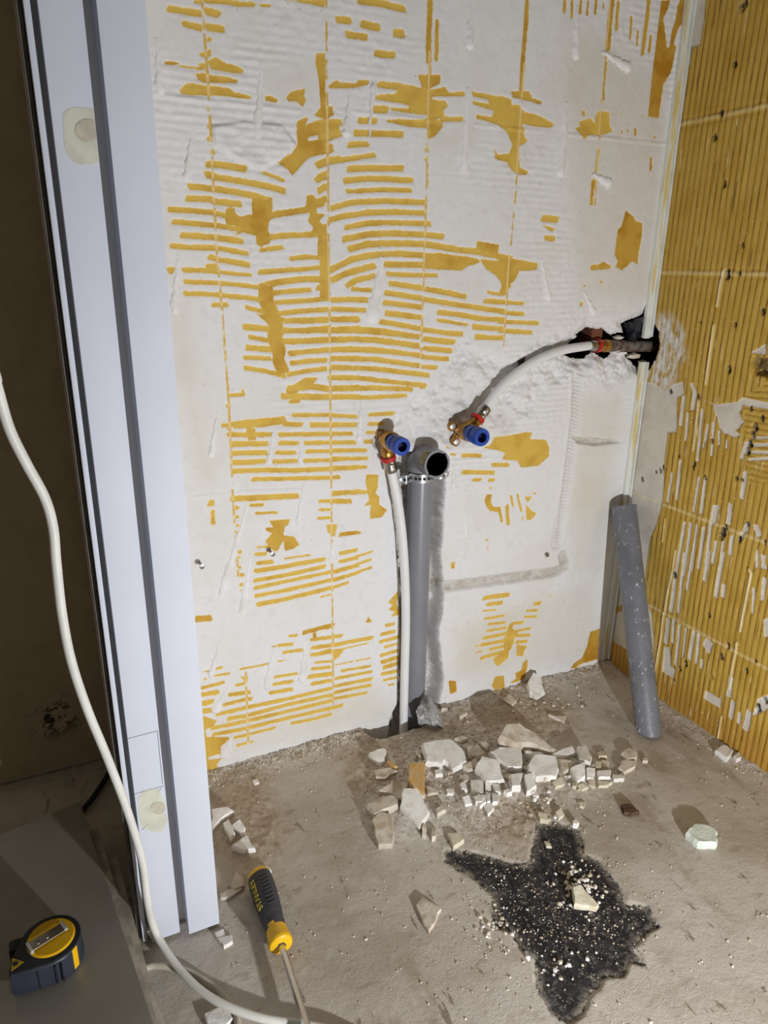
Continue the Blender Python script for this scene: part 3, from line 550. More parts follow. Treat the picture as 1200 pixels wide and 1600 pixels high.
# ================================================================== FLOOR
GF = Grid(-0.22, RW+0.012, 0.30, 1.19, 0.0025)
fu, fv = GF.U, GF.V
C7 = (660, 1250, 3)
blk = GF.full(0.05)
GF.poly(blk, [fxy(C7[0]+a/3, C7[1]+b/3) for a, b in nums("105,225 250,240 450,295 500,290 515,190 540,110 620,100 720,120 750,170 760,250 840,275 880,340 930,400 960,480 1060,490 1110,590 1040,640 1000,690 1050,780 980,765 950,830 860,835 800,910 740,1020 700,1050 600,1000 540,900 520,740 450,690 420,620 330,600 330,520 320,440 210,350 100,290")[0]], pad=0.05)
sand = GF.full(0.05)
for q in ([(560, 1140), (640, 1130), (700, 1120), (760, 1090), (830, 1060), (900, 1110), (880, 1160), (760, 1180), (640, 1230), (560, 1240), (520, 1180)], [(340, 1220), (420, 1200), (440, 1320), (380, 1380), (340, 1330)], [(690, 1230), (780, 1225), (860, 1270), (830, 1330), (740, 1325)]):
    GF.poly(sand, [fxy(*p) for p in q], pad=0.06)
heap = GF.full(0.06); GF.poly(heap, [fxy(*p) for p in [(580, 1210), (640, 1160), (760, 1140), (860, 1150), (950, 1200), (930, 1240), (820, 1250), (760, 1290), (600, 1320), (570, 1270)]], pad=0.08)
sandn = sstep(-sand+fbm(fu, fv, 14, 301)*0.03, -0.03, 0.03)
bm_ = sstep(-blk+fbm(fu, fv, 60, 303)*0.004, -0.002, 0.002)
wallb = np.exp(-((BW-fv)/0.035)**2)*sstep(fu, 0.13, 0.2); wallr = np.exp(-((RW-fu)/0.025)**2)
HF = fbm(fu, fv, 4, 311, 3)*1.5*mm + fbm(fu, fv, 50, 313, 3)*0.5*mm + sandn*(3*mm+fbm(fu, fv, 45, 315)*3*mm+fbm(fu, fv, 160, 316)*1.2*mm) - bm_*2.4*mm
HF += wallb*(7*mm+fbm(fu, fv, 35, 317)*5*mm+fbm(fu, fv, 130, 318)*2*mm) + wallr*(3*mm+fbm(fu, fv, 60, 319)*2.5*mm) + sstep(-heap, -0.03, 0.05)*(6*mm+fbm(fu, fv, 40, 321)*3*mm)
pipe_hole = GF.full(0.05); q0 = fxy(640, 1140); GF.stroke(pipe_hole, [(0.51, BW-0.012), (0.575, BW-0.008)], 0.055, pad=0.04)
HF -= sstep(-pipe_hole+fbm(fu, fv, 50, 323)*0.006, -0.008, 0.006)*45*mm
HF = np.where((fu < 0.13) & (fv > 0.79), np.minimum(HF, 1.0*mm), HF)
HF -= 1.0*mm
me = GF.mesh('floor', lambda u, v: np.stack([u, v, HF], -1), {'blk': blk*1000, 'sand': np.clip(sandn+wallb*0.35, 0, 1), 'chalk': np.clip(sstep(-heap, -0.05, 0.03)*0.8+wallb+wallr*0.5, 0, 1), 'hall': sstep(-fu, -0.03, 0.0)})
m = M('dusty_screed', 0.78, spec=0.3)
base = m.mix(m.ramp(m.noise(5, 5, 0.6), 0.38, 0.66), s2l((198, 190, 179)), s2l((176, 165, 150)))
base = m.mix(m.ramp(m.noise(24, 4, stretch=(1, 2.2, 1)), 0.56, 0.74, 0, 0.6), base, s2l((146, 130, 110)))
base = m.mix(m.ramp(m.noise(11, 3), 0.6, 0.72, 0, 0.5), base, s2l((200, 194, 188)))
sandc = m.mix(m.ramp(m.noise(120, 4), 0.35, 0.65), s2l((188, 172, 152)), s2l((160, 142, 120)))
st_ = m.ramp(m.noise(7, 6, 0.65, stretch=(1.0, 0.45, 1)), 0.54, 0.64, 0, 0.6)
base = m.mix(st_, base, s2l((150, 136, 114)))
base = m.mix(m.ramp(m.noise(3.2, 4, 0.6), 0.52, 0.62, 0, 0.5), base, s2l((206, 199, 190)))
base = m.mix(m.ramp(m.noise(20, 4, 0.7, stretch=(2.4, 0.6, 1)), 0.62, 0.68, 0, 0.7), base, s2l((112, 96, 74)))
c = m.mix(m.math('MULTIPLY', m.attr('sand'), 0.85), base, sandc)
c = m.mix(m.math('MULTIPLY', m.attr('chalk'), m.ramp(m.noise(130, 4), 0.40, 0.58)), c, s2l((218, 213, 206)))
c = m.mix(m.ramp(m.noise(260, 2), 0.69, 0.72, 0, 0.8), c, s2l((214, 206, 192)))
c = m.mix(m.ramp(m.noise(70, 2), 0.73, 0.78, 0, 0.7), c, s2l((92, 74, 54)))
sd = m.math('ADD', m.attr('blk'), m.math('ADD', m.math('MULTIPLY', m.math('SUBTRACT', m.noise(90, 5, 0.75), 0.5), 20.0), m.math('MULTIPLY', m.math('SUBTRACT', m.noise(22, 3), 0.5), 14.0)))
bmk = m.ramp(sd, 1.2, -1.6)
dust = m.math('MULTIPLY', m.ramp(m.noise(170, 5, 0.8), 0.50, 0.68), m.ramp(m.noise(16, 4), 0.34, 0.66, 0.15, 1.0))
dust = m.math('MAXIMUM', dust, m.math('MULTIPLY', m.ramp(m.attr('blk'), -16.0, 0.0), m.ramp(m.noise(120, 5, 0.8), 0.40, 0.60)))
bc = m.mix(dust, m.mix(m.ramp(m.noise(40, 3), 0.4, 0.7), s2l((34, 33, 36)), s2l((56, 54, 57))), s2l((164, 156, 144)))
c = m.mix(bmk, c, bc)
m.bump(m.math('ADD', m.noise(500, 4), m.noise(160, 4)), 0.5, 0.0012); m.col(c); MAT_FLOOR = m.m
floor = mesh_obj('floor', me, MAT_FLOOR); tag(floor, kind='structure', label='dusty grey-brown screed floor with a black bitumen patch')
m = M('plain_screed', 0.8); m.col(m.mix(m.ramp(m.noise(5, 5), 0.38, 0.66), s2l((198, 190, 179)), s2l((176, 165, 150)))); MAT_FLOOR2 = m.m
struct('floor_near', (-1.1, -1.4, -0.05), (RW+0.1, 0.301, -0.001), MAT_FLOOR2, 'plain screed floor around the viewer')
struct('floor_hall', (-1.1, 0.30, -0.05), (-0.219, 1.29, -0.001), MAT_FLOOR2, 'plain screed floor of the hall')
def fz(x, y): return float(GF.at(HF, x, y))
# ================================================================== DOOR LINING (end of the partition, facing the camera)
MAT_LACQ = plain('white_lacquer', (208, 212, 224), 0.55, spec=0.3, var=0.015, scale=8)
MAT_GASK = plain('grey_seal', (120, 116, 116), 0.6, var=0.1)
door = bpy.data.objects.new('door_1', None); COL.objects.link(door); tag(door, kind='structure', label='white lacquered door lining with architrave at the end of the partition')
ZT = 2.1
def dpart(name, lo_, hi_, mat=MAT_LACQ, bev=0.0008, par=door): return box(name, lo_, hi_, mat, par, bev)
dpart('back_board', (0.026, 0.788, 0.004), (0.128, 0.80, ZT))
dpart('seal_strip', (0.0295, 0.768, 0.004), (0.0352, 0.79, ZT), bev=0.0024)
dpart('hall_edge', (0.0245, 0.780, 0.004), (0.0285, 0.81, ZT), MAT_GASK)
lining = dpart('lining_board', (0.0405, 0.762, 0.006), (0.0762, 0.79, ZT))
archi = dpart('architrave', (0.0862, 0.754, 0.005), (0.1270, 0.79, ZT), bev=0.0014)
MAT_STAIN = plain('old_glue_stain', (208, 208, 192), 0.5, var=0.06, scale=60)
MAT_FILL = plain('wood_filler', (196, 190, 172), 0.8, var=0.08, scale=90, bump=0.3)
YL = 0.762
def jp(px, py, y=YL): return V(on(px, py, 1, y))
def disc(name, pts, y0, thick, mat, par):
    bm = bmesh.new(); a = [bm.verts.new((p.x, y0, p.z)) for p in pts]; b = [bm.verts.new((p.x, y0-thick, p.z)) for p in pts]; n = len(a)
    bm.faces.new(a); bm.faces.new(b[::-1])
    for i in range(n): bm.faces.new((a[i], a[(i+1) % n], b[(i+1) % n], b[i]))
    return finish(name, bm, mat, par)
def rrect(px0, py0, px1, py1, skew, jit, r=0.35):
    out = []
    for k in range(28):
        t = 2*math.pi*k/28; c, s_ = math.cos(t), math.sin(t); q = 1/(abs(c)**4+abs(s_)**4)**0.25
        x = (px0+px1)/2+(px1-px0)/2*c*q; y = (py0+py1)/2+(py1-py0)/2*s_*q
        out.append(jp(x+skew*(y-(py0+py1)/2)+jit*random.uniform(-1, 1), y+jit*random.uniform(-1, 1)))
    return out
def clampx(pts, hi_=0.0758): return [Vector((min(p.x, hi_), p.y, p.z)) for p in pts]
disc('glue_stain', clampx(rrect(100, 168, 162, 257, 0.10, 1.5)), YL+0.0002, 0.0005, MAT_STAIN, door)
disc('glue_stain', clampx(rrect(219, 1232, 258, 1298, 0.10, 3)), YL+0.0002, 0.0005, MAT_STAIN, door)
def ell(cx, cy, rx, ry, n=22): return [jp(cx+rx*math.cos(2*math.pi*k/n), cy+ry*math.sin(2*math.pi*k/n)) for k in range(n)]
disc('filler_plug', clampx(ell(136, 204, 19, 18)), YL+0.0001, 0.0009, MAT_FILL, door)
disc('filler_plug', clampx(ell(247, 1262, 11.5, 10)), YL+0.0001, 0.0009, MAT_FILL, door)
MAT_PENCIL = plain('pencil_grey', (120, 122, 132), 0.7)
for a, b in (((200, 1154), (246, 1142)), ((246, 1142), (254, 1225)), ((208, 1241), (256, 1228)), ((222, 1296), (231, 1288)), ((244, 1239), (252, 1232))):
    tube('pencil_line', [jp(*a, y=YL-0.00015), jp(*b, y=YL-0.00015)], 0.00035, MAT_PENCIL, door, seg=6)

# ================================================================== CORNER STRIPS
m = M('corner_profile_white', 0.5); r_ = m.ramp(m.noise(60, 4, stretch=(1, 1, 0.12)), 0.5, 0.62); m.col(m.mix(m.math('MULTIPLY', r_, 0.8), s2l((226, 228, 220)), s2l((214, 188, 92)))); MAT_STRIP = m.m
m = M('corner_profile_clean', 0.45); m.col(m.mix(m.ramp(m.noise(30, 3), 0.4, 0.7), s2l((228, 230, 226)), s2l((214, 214, 206)))); MAT_STRIP2 = m.m
def strip(name, z0, z1, x0, x1, mat, label, clean=None):
    e = empty(name, ((x0+x1)/2, BW-0.004, z0), label, 'trim strip')
    a = box('flat_face', (x0, BW-0.0065, z0), (x1, BW+0.001, z1), mat, bev=0.0008); under(e, a)
    b = box('edge_lip', (x1-0.004, BW-0.012, z0+0.002), (x1, BW-0.006, z1), MAT_STRIP2, bev=0.0006); under(e, b)
    if clean:
        c = box('bare_end', (x0+0.001, BW-0.0072, z0-0.001), (x1-0.004, BW-0.001, clean), MAT_STRIP2, bev=0.0006); under(e, c)
    return e
strip('corner_strip', 0.722, 1.43, 1.0665, 1.0835, MAT_STRIP, 'whitish plastic edge strip in the corner above the pipe hole', clean=0.762)
strip('corner_strip', 0.012, 0.676, 1.0680, 1.0835, MAT_STRIP, 'whitish plastic edge strip in the corner below the pipe hole')

# ================================================================== DRAIN PIPE
MAT_PVC = plain('grey_pvc', (134, 136, 143), 0.32, spec=0.5, var=0.03, scale=30)
MAT_PVCIN = plain('grey_pvc_inside', (104, 106, 114), 0.4)
RP = 0.0222
pc = pw(654.5, 900); PX = pc.x; PY = BW+0.006; 
ZE = on(654, 735, 1, PY)[2]
drain = empty('drain_pipe', (PX, PY, -0.03), 'grey plastic drain pipe rising in the wall chase with an open elbow on top', 'pipe')
pipe = lathe('pipe', [(0, RP-0.002), (0, RP), (ZE+0.024, RP), (ZE+0.024, RP-0.002)], (PX, PY, -0.03), (0, 0, 1), MAT_PVC, seg=40, closed=True)
# elbow: socket collar, bend, open mouth towards the room
ZE += 0.008; rb = 0.020; Re = 0.0238; zc = 0.531-rb
cent = Vector((PX, PY-rb, zc)); path = [Vector((PX, PY, zc-0.005)), Vector((PX, PY, zc-0.001))]
for k in range(11):
    a = k/10*math.pi/2; path.append(cent+Vector((0, rb*math.cos(a), rb*math.sin(a))))
LM = path[-1].y-1.0185; end = path[-1]+Vector((0, -LM, 0))
bm = bmesh.new(); rings = bm_tube(bm, path+[path[-1]+Vector((0, -0.008, 0)), path[-1]+Vector((0, -0.010, 0)), end], Re, 40, cap=False,
     rads=[RP+0.0012, Re]+[Re]*11+[Re, Re+0.0008, Re+0.0008])
bm2 = bm_tube(bm, [end, end+Vector((0, 0.02, 0)), path[-1]+Vector((0, 0.004, 0))], 0.021, 40, cap=False, rads=[Re-0.0032, Re-0.0036, Re-0.004])
for k in range(40): bm.faces.new((rings[-1][k], rings[-1][(k+1) % 40], bm2[0][(k+1) % 40], bm2[0][k]))
elbow = finish('elbow', bm, MAT_PVC, smooth=True)
bore = lathe('bore_lining', [(0.006, Re-0.0039), (LM+0.004, Re-0.0042), (LM+0.012, Re-0.006), (LM+0.022, 0.0)], end, (0, 1, 0), MAT_PVCIN, seg=40)
# paper label wrapped on the elbow mouth
bm = bmesh.new(); A = []
for i in range(9):
    th = math.radians(118+i*7.5); row = []
    for j in range(5):
        y = end.y+0.003+0.016*j/4*(1-0.10*abs(i-4)/4); row.append(bm.verts.new((end.x+math.cos(th)*(Re+0.0013), y, end.z+math.sin(th)*(Re+0.0013))))
    A.append(row)
for i in range(8):
    for j in range(4): bm.faces.new((A[i][j], A[i+1][j], A[i+1][j+1], A[i][j+1]))
bmesh.ops.solidify(bm, geom=bm.faces[:], thickness=0.0003)
m = M('printed_label', 0.7); ln = m.ramp(m.noise(220, 3, stretch=(1, 0.3, 1.6)), 0.52, 0.6); m.col(m.mix(ln, s2l((226, 216, 168)), s2l((150, 128, 92)))); sticker = finish('paper_label', bm, m.m, smooth=True)
under(drain, pipe, elbow, bore, sticker)
def reparent(child, root, part):
    """make a world-space part a sub-part of a part of an Empty at root.location"""
    child.parent = part; child.matrix_parent_inverse = Matrix.Identity(4)
reparent(sticker, drain, elbow); reparent(bore, drain, elbow)

# perforated steel strap around the pipe
m = M('zinc_steel', 0.36, metal=0.55); m.col(m.mix(m.ramp(m.noise(60), 0.4, 0.7), s2l((226, 228, 230)), s2l((198, 200, 204)))); MAT_ZINC = m.m
MAT_HOLE = plain('strap_hole_dark', (40, 40, 42), 0.8)
ZS = zc-0.0145
strap = empty('perforated_strap', (PX, BW, ZS), 'shiny perforated steel strap fixing the drain pipe below its elbow', 'strap')
bm = bmesh.new(); pts = []
RS = RP+0.0022; HSW = 0.0078
pts.append((PX-0.043, BW-0.004)); pts.append((PX-0.036, PY-0.016))
for k in range(21):
    a = math.radians(195+k*7.5); pts.append((PX+RS*math.cos(a), PY+RS*math.sin(a)))
pts.append((PX+0.036, PY-0.014)); pts.append((PX+0.047, BW-0.003))
pts = [(p[0], p[1]) for p in smooth_path([Vector((a, b, 0)) for a, b in pts], 3)]
rows = [[bm.verts.new((x, y, z)) for z in (ZS-HSW, ZS+HSW)] for x, y in pts]
for a, b in zip(rows, rows[1:]): bm.faces.new((a[0], b[0], b[1], a[1]))
bmesh.ops.solidify(bm, geom=bm.faces[:], thickness=0.0009)
sb = finish('steel_band', bm, MAT_ZINC, smooth=True); under(strap, sb)
acc = 0; last = Vector((*pts[0], 0)); nxt = 0.006
for (xa, ya), (xb, yb) in zip(pts, pts[1:]):
    a, b = Vector((xa, ya, 0)), Vector((xb, yb, 0)); L = (b-a).length; acc += L
    if acc > nxt:
        nxt += 0.0078; t = (b-a).normalized(); nrm = Vector((t.y, -t.x, 0)); nrm = nrm if nrm.y < 0 else -nrm
        h = lathe('hole', [(0, 0.0026), (0.0011, 0.0026), (0.0011, 0.0)], Vector((b.x, b.y, ZS))+nrm*0.0004, nrm, MAT_HOLE, seg=12); h.parent = sb
for dx in (-0.043, 0.047):
    s_ = lathe('screw', [(0, 0.0055), (0.002, 0.0055), (0.0035, 0.003), (0.0035, 0)], (PX+dx, BW-0.003, ZS), (0, -1, 0), MAT_ZINC, seg=14); under(strap, s_)

# ================================================================== WATER OUTLETS
m = M('brass', 0.34, metal=0.85); m.col(m.mix(m.ramp(m.noise(70, 3), 0.4, 0.7), s2l((196, 152, 78)), s2l((140, 100, 52)))); MAT_BRASS = m.m
MAT_PEX = plain('white_pex', (232, 233, 235), 0.4, var=0.012, scale=20)
MAT_BLUE = plain('blue_plastic', (28, 74, 178), 0.38, spec=0.5, var=0.1, scale=60)
MAT_BLUEIN = plain('blue_plastic_bore', (10, 22, 74), 0.6)
MAT_RED = plain('red_plastic', (196, 44, 48), 0.4, var=0.08)
m = M('press_sleeve_steel', 0.25, metal=1.0); m.col(m.mix(m.ramp(m.noise(90), 0.4, 0.7), s2l((190, 186, 180)), s2l((140, 136, 130)))); MAT_SLEEVE = m.m
RPX = 0.0082
def outlet(label, plug_base, plug_len, elbow_c, pex_pts, flange, big=1.0):
    """plug_base: where the blue plug leaves the brass; it points out of the wall (-Y)"""
    pb = Vector(plug_base); ec = Vector(elbow_c); pp = [Vector(p) for p in pex_pts]; d = (pp[1]-pp[0]).normalized()
    e = empty('water_outlet', ec, label, 'water pipe')
    R = 0.0150*big
    plug = lathe('blue_plug', [(0, 0), (0, R*0.92), (plug_len*0.42, R*0.92), (plug_len*0.44, R*0.80), (plug_len*0.54, R*0.80), (plug_len*0.56, R), (plug_len-0.002, R), (plug_len, R*0.93), (plug_len, R*0.56), (plug_len-0.016, R*0.52), (plug_len-0.016, 0)], pb, (0, -1, 0), MAT_BLUE, seg=32)
    bore_ = lathe('plug_bore', [(0, 0), (0, R*0.50), (0.0135, R*0.545)], pb+Vector((0, -(plug_len-0.0155), 0)), (0, -1, 0), MAT_BLUEIN, seg=24)
    # brass body: round barrel behind the plug, curved neck to the pipe socket
    n0 = pb+Vector((0, 0.026, 0)); neck = pp[0]-d*0.006
    barrel = lathe('brass_body', [(0, 0), (0, R*0.8), (0.004, R*0.98), (0.012, R*1.0), (0.018, R*1.08), (0.0285, R*1.08), (0.0285, 0)], n0, (0, -1, 0), MAT_BRASS, seg=8 if big > 1.02 else 24)
    mid = (n0+Vector((0, -0.008, 0)))
    nk = tube('brass_neck', smooth_path([mid, (mid+neck)/2+Vector((0, 0.004, 0)), neck, pp[0]+d*0.002], 6), 0.0098, MAT_BRASS, seg=20)
    ring = lathe('red_ring', [(-0.0036, 0.0095), (-0.0036, 0.0132), (0.0036, 0.0132), (0.0036, 0.0095)], pp[0]+d*0.004, d, MAT_RED, seg=26, closed=True)
    slv = lathe('press_sleeve', [(0.006, 0.0085), (0.006, 0.0112), (0.012, 0.0114), (0.0135, 0.0104), (0.0165, 0.0104), (0.018, 0.0114), (0.028, 0.0114), (0.030, 0.0106), (0.030, 0.0085)], pp[0], d, MAT_SLEEVE, seg=26, closed=True)
    holes = []
    x, y, _ = frame_of(d)
    side = Vector((0, -1, 0)); side = (side-d*side.dot(d)).normalized()
    for k in range(3):
        holes.append(lathe('sight_hole', [(0, 0.0016), (0.0006, 0.0016), (0.0006, 0)], pp[0]+d*(0.010+0.006*k)+side*0.0112, side, plain_dot, seg=10))
    pex = tube('pex_pipe', smooth_path([pp[0]+d*0.002]+[pp[0]+d*0.02]+pp[1:], 10), RPX, MAT_PEX, seg=24)
    fl = []
    for ax, ay, rr in flange:
        c_ = V(on(ax, ay, 1, n0.y+0.002)); fl.append(tube('mounting_ear', [n0+Vector((0, 0.006, 0)), c_+Vector((0, 0.006, 0))], rr, MAT_BRASS, seg=12))
        fl.append(lathe('ear_eyelet', [(-0.003, 0.0035), (-0.003, 0.0085), (0.004, 0.0085), (0.004, 0.0035)], c_+Vector((0, 0.002, 0)), (0, -1, 0), MAT_BRASS, seg=18, closed=True))
        fl.append(lathe('ear_screw', [(0, 0), (0, 0.0058), (0.003, 0.0058), (0.0045, 0.003), (0.0045, 0)], c_+Vector((0, -0.001, 0)), (0, -1, 0), MAT_ZINC, seg=8))
    under(e, plug, bore_, barrel, nk, ring, slv, pex, *fl, *holes)
    reparent(bore_, e, plug)
    for h in holes: reparent(h, e, slv)
    return e
plain_dot = plain('bright_sight_hole', (236, 236, 232), 0.4)
# left: pipe comes up from the floor beside the drain
q = lambda px, py, out: V(on(px, py, 1, BW-out))
outlet('left water outlet with blue plug and white pipe running down beside the drain', q(612, 690, 0.030), 0.040, q(600, 690, 0.0),
       [q(606, 712, 0.018), q(613, 742, 0.015), q(624, 800, 0.016), q(631, 870, 0.018), q(634, 960, 0.019), q(632, 1060, 0.019), q(630, 1165, 0.016)], [(594, 678, 0.0055)])
# right: pipe bends up towards the hole in the corner
outlet('right water outlet with blue plug and white pipe curving up to the corner hole', q(733, 676, 0.032), 0.042, q(722, 668, 0.0),
       [q(744, 657, 0.016), q(758, 638, 0.014), q(778, 610, 0.010), q(806, 584, 0.006), q(840, 562, 0.002), q(880, 547, -0.002), q(921, 540, -0.006)], [(706, 666, 0.0055), (712, 690, 0.0055)], big=1.04)
# coupling and old steel pipe in the corner hole
cp = q(924, 540, -0.006); ce = q(1016, 541, -0.012)
dd = (ce-cp).normalized()
oldp = empty('supply_pipe', cp, 'rusty old steel supply pipe with brass coupling inside the corner hole', 'pipe')
a = lathe('press_sleeve', [(0, 0.0085), (0, 0.0106), (0.016, 0.0106), (0.016, 0.0085)], cp-dd*0.004, dd, MAT_SLEEVE, seg=24, closed=True)
b = lathe('red_ring', [(0.012, 0.0085), (0.012, 0.0128), (0.018, 0.0128), (0.018, 0.0085)], cp, dd, MAT_RED, seg=24, closed=True)
c = lathe('brass_coupling', [(0.018, 0), (0.018, 0.0118), (0.026, 0.0118), (0.027, 0.0098), (0.030, 0.0098), (0.031, 0.0125), (0.040, 0.0125), (0.040, 0)], cp, dd, MAT_BRASS, seg=12)
m = M('rusty_steel', 0.75, metal=0.3); m.col(m.mix(m.ramp(m.noise(70, 4), 0.4, 0.62), s2l((128, 122, 116)), s2l((92, 66, 52)))); m.bump(m.noise(200, 3), 0.5, 0.001)
dd_ = tube('steel_pipe', [cp+dd*0.038, cp+dd*0.07, ce+dd*0.02, ce+dd*0.06], 0.0112, m.m, seg=20); under(oldp, a, b, c, dd_)
# scrap of black plastic sheet stuffed in the hole
bm = bmesh.new(); outl = [(975, 505), (985, 501), (1007, 494), (1006, 520), (1001, 528), (992, 532), (982, 533), (979, 522)]
vs_ = [bm.verts.new(q(x, y, -0.010-0.014*math.sin(i*2.1))) for i, (x, y) in enumerate(outl)]; cc = bm.verts.new(q(991, 515, 0.001))
for i in range(len(vs_)): bm.faces.new((vs_[i], vs_[(i+1) % len(vs_)], cc))
bmesh.ops.subdivide_edges(bm, edges=bm.edges[:], cuts=2, use_grid_fill=True)
for v in bm.verts: v.co += Vector((random.uniform(-1, 1), random.uniform(-1, 1)*2.4, random.uniform(-1, 1)))*0.0012
bmesh.ops.solidify(bm, geom=bm.faces[:], thickness=0.0006)
bp = finish('plastic_sheet', bm, plain('black_plastic', (46, 46, 54), 0.35, spec=0.5)); tag(bp, 'crumpled scrap of black plastic sheet stuffed in the corner hole', 'plastic sheet')

# ================================================================== wall screws
m = M('screw_steel', 0.35, metal=0.9); m.col(s2l((150, 148, 146))); MAT_SCREW = m.m
for (px, py), lab in (((312, 879), 'grey wall screw sticking out beside the door casing'), ((421, 860), 'dark wall screw sticking out below a patch of bare yellow'), ((853, 866), 'small grey screw head in the round plaster pad'), ((597, 700), None)):
    if not lab: continue
    p0 = pw(px, py); L = 0.016 if px < 800 else 0.003
    e = empty('wall_screw', p0, lab, 'screw')
    a = tube('screw_shank', [p0+Vector((0, 0.004, 0)), p0+Vector((0, -L, 0))], 0.0022, MAT_SCREW, seg=10, rads=[0.0022, 0.0022])
    b = lathe('screw_head', [(0, 0.0022), (0.002, 0.0042), (0.0036, 0.0042), (0.004, 0.0015), (0.0028, 0.0)], p0+Vector((0, -L+0.001, 0)), (0, -1, 0), MAT_SCREW, seg=14)
    under(e, a, b)

# ================================================================== LEANING PIPE OFFCUT
RL = 0.0243
B0 = pf(1013, 1139, 0.006); T0 = Vector((1.0505, 1.0435, 0.390)); ax = (T0-B0).normalized()
lean = empty('pipe_offcut', B0, 'scratched grey plastic pipe offcut leaning in the corner', 'pipe')
m = M('scuffed_pvc', 0.42, spec=0.45); sc1 = m.ramp(m.noise(90, 4, 0.7, vec=m.obj(), stretch=(1.6, 1.6, 0.5)), 0.61, 0.66)
m.col(m.mix(sc1, m.mix(m.ramp(m.noise(14, 3), 0.4, 0.7), s2l((116, 118, 126)), s2l((102, 104, 110))), s2l((196, 196, 196)))); MAT_SCUFF = m.m
x_, y_, _ = frame_of(ax); seg = 40
view = (T0-Vector(CAM)).normalized(); side_ = ax.cross(view).normalized()
nrm = side_.cross(view).normalized()                # oblique top cut, seen edge-on
bm = bmesh.new()
def ringv(c_, r, plane=None):
    out = []
    for k in range(seg):
        off = (x_*math.cos(2*math.pi*k/seg)+y_*math.sin(2*math.pi*k/seg))*r; p = c_+off
        if plane is not None: p = p - ax*((p-c_).dot(plane)/ax.dot(plane))
        out.append(bm.verts.new(p))
    return out
fl = Vector((0, 0, 1))
R_ = [ringv(B0, RL, fl), ringv(B0+(T0-B0)*0.5, RL), ringv(T0, RL, nrm), ringv(T0, RL-0.0022, nrm), ringv(B0+(T0-B0)*0.5, RL-0.0022), ringv(B0, RL-0.0022, fl)]
for a, b in zip(R_, R_[1:]+R_[:1]):
    for k in range(seg): bm.faces.new((a[k], a[(k+1) % seg], b[(k+1) % seg], b[k]))
body = finish('pipe_wall', bm, MAT_SCUFF, smooth=True); under(lean, body)
zmin = min((body.matrix_world@v.co).z for v in body.data.vertices)

# ================================================================== HALL: stack of tiles, tape measure
MAT_GLAZE = plain('grey_glaze', (152, 147, 138), 0.30, spec=0.5, var=0.06, scale=10)
MAT_GLAZE2 = plain('pale_glaze', (196, 188, 174), 0.8, spec=0.2, var=0.15, scale=40)  # paler, rougher glaze for the lower tiles
m = M('tile_biscuit', 0.85); m.col(m.mix(m.ramp(m.noise(60, 4), 0.4, 0.7), s2l((206, 198, 184)), s2l((168, 156, 136)))); MAT_BISC = m.m
TZ = 0.0095; NT = 5
ZA, SLP = 0.070, 0.08
kx = pf(125, 1252, ZA); kx.z = 0; ang0 = math.atan2(-0.4066, 0.0492)     # far right corner of the top tile, direction of its right edge
labs = ['topmost grey glazed tile of the stack, carrying the tape measure', 'second grey tile from the top of the stack', 'middle grey tile of the stack', 'grey tile second from the floor in the stack', 'bottom grey tile of the stack, lying on the hall floor']
for i in range(NT):
    z1 = ZA - i*(TZ+0.0006); z0 = z1-TZ
    off = [(0, 0), (0.006, -0.026), (0.013, -0.055), (0.010, -0.10), (0.017, -0.150)][i]; rot = ang0+math.radians([0, 0.3, 0.9, 0.2, 1.0][i])
    c0 = pf(*[(125, 1252), (152, 1291), (183, 1338), (190, 1400), (206, 1538)][i], z1); c0.z = 0; e0 = pf([240, 247, 253, 257, 262][i], 1600, z1); d1 = Vector((e0.x-c0.x, e0.y-c0.y, 0)).normalized(); d2 = Vector((d1.y, -d1.x, 0)) if d1.y < 0 else Vector((-d1.y, d1.x, 0))
    if d2.x > 0: d2 = -d2
    e = empty('wall_tile', c0+Vector((0, 0, z0)), labs[i], 'tile', 'stacked grey tiles in the hall')
    def slab(za, zb, inset, mat, nm):
        bm = bmesh.new(); L1, L2 = [0.50, 0.48, 0.46, 0.40, 0.32][i], 0.25
        P = [c0+d1*inset+d2*inset, c0+d1*(L1-inset)+d2*inset, c0+d1*(L1-inset)+d2*(L2-inset), c0+d1*inset+d2*(L2-inset)]
        dr = lambda p: SLP*max(0.0, (p-kx).dot(d2))
        lo4 = [bm.verts.new((p.x, p.y, za-dr(p))) for p in P]; hi4 = [bm.verts.new((p.x, p.y, zb-dr(p))) for p in P]
        bm.faces.new(lo4); bm.faces.new(hi4)
        for k in range(4): bm.faces.new((lo4[k], lo4[(k+1) % 4], hi4[(k+1) % 4], hi4[k]))
        bmesh.ops.recalc_face_normals(bm, faces=bm.faces); bmesh.ops.bevel(bm, geom=bm.edges[:], offset=0.0008, segments=2, affect='EDGES')
        return finish(nm, bm, mat, smooth=True)
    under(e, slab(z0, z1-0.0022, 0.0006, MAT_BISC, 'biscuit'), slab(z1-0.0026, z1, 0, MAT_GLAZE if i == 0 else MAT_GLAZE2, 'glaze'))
    if i == 4: e['label'] = labs[4]
TOPZ = 0.0652

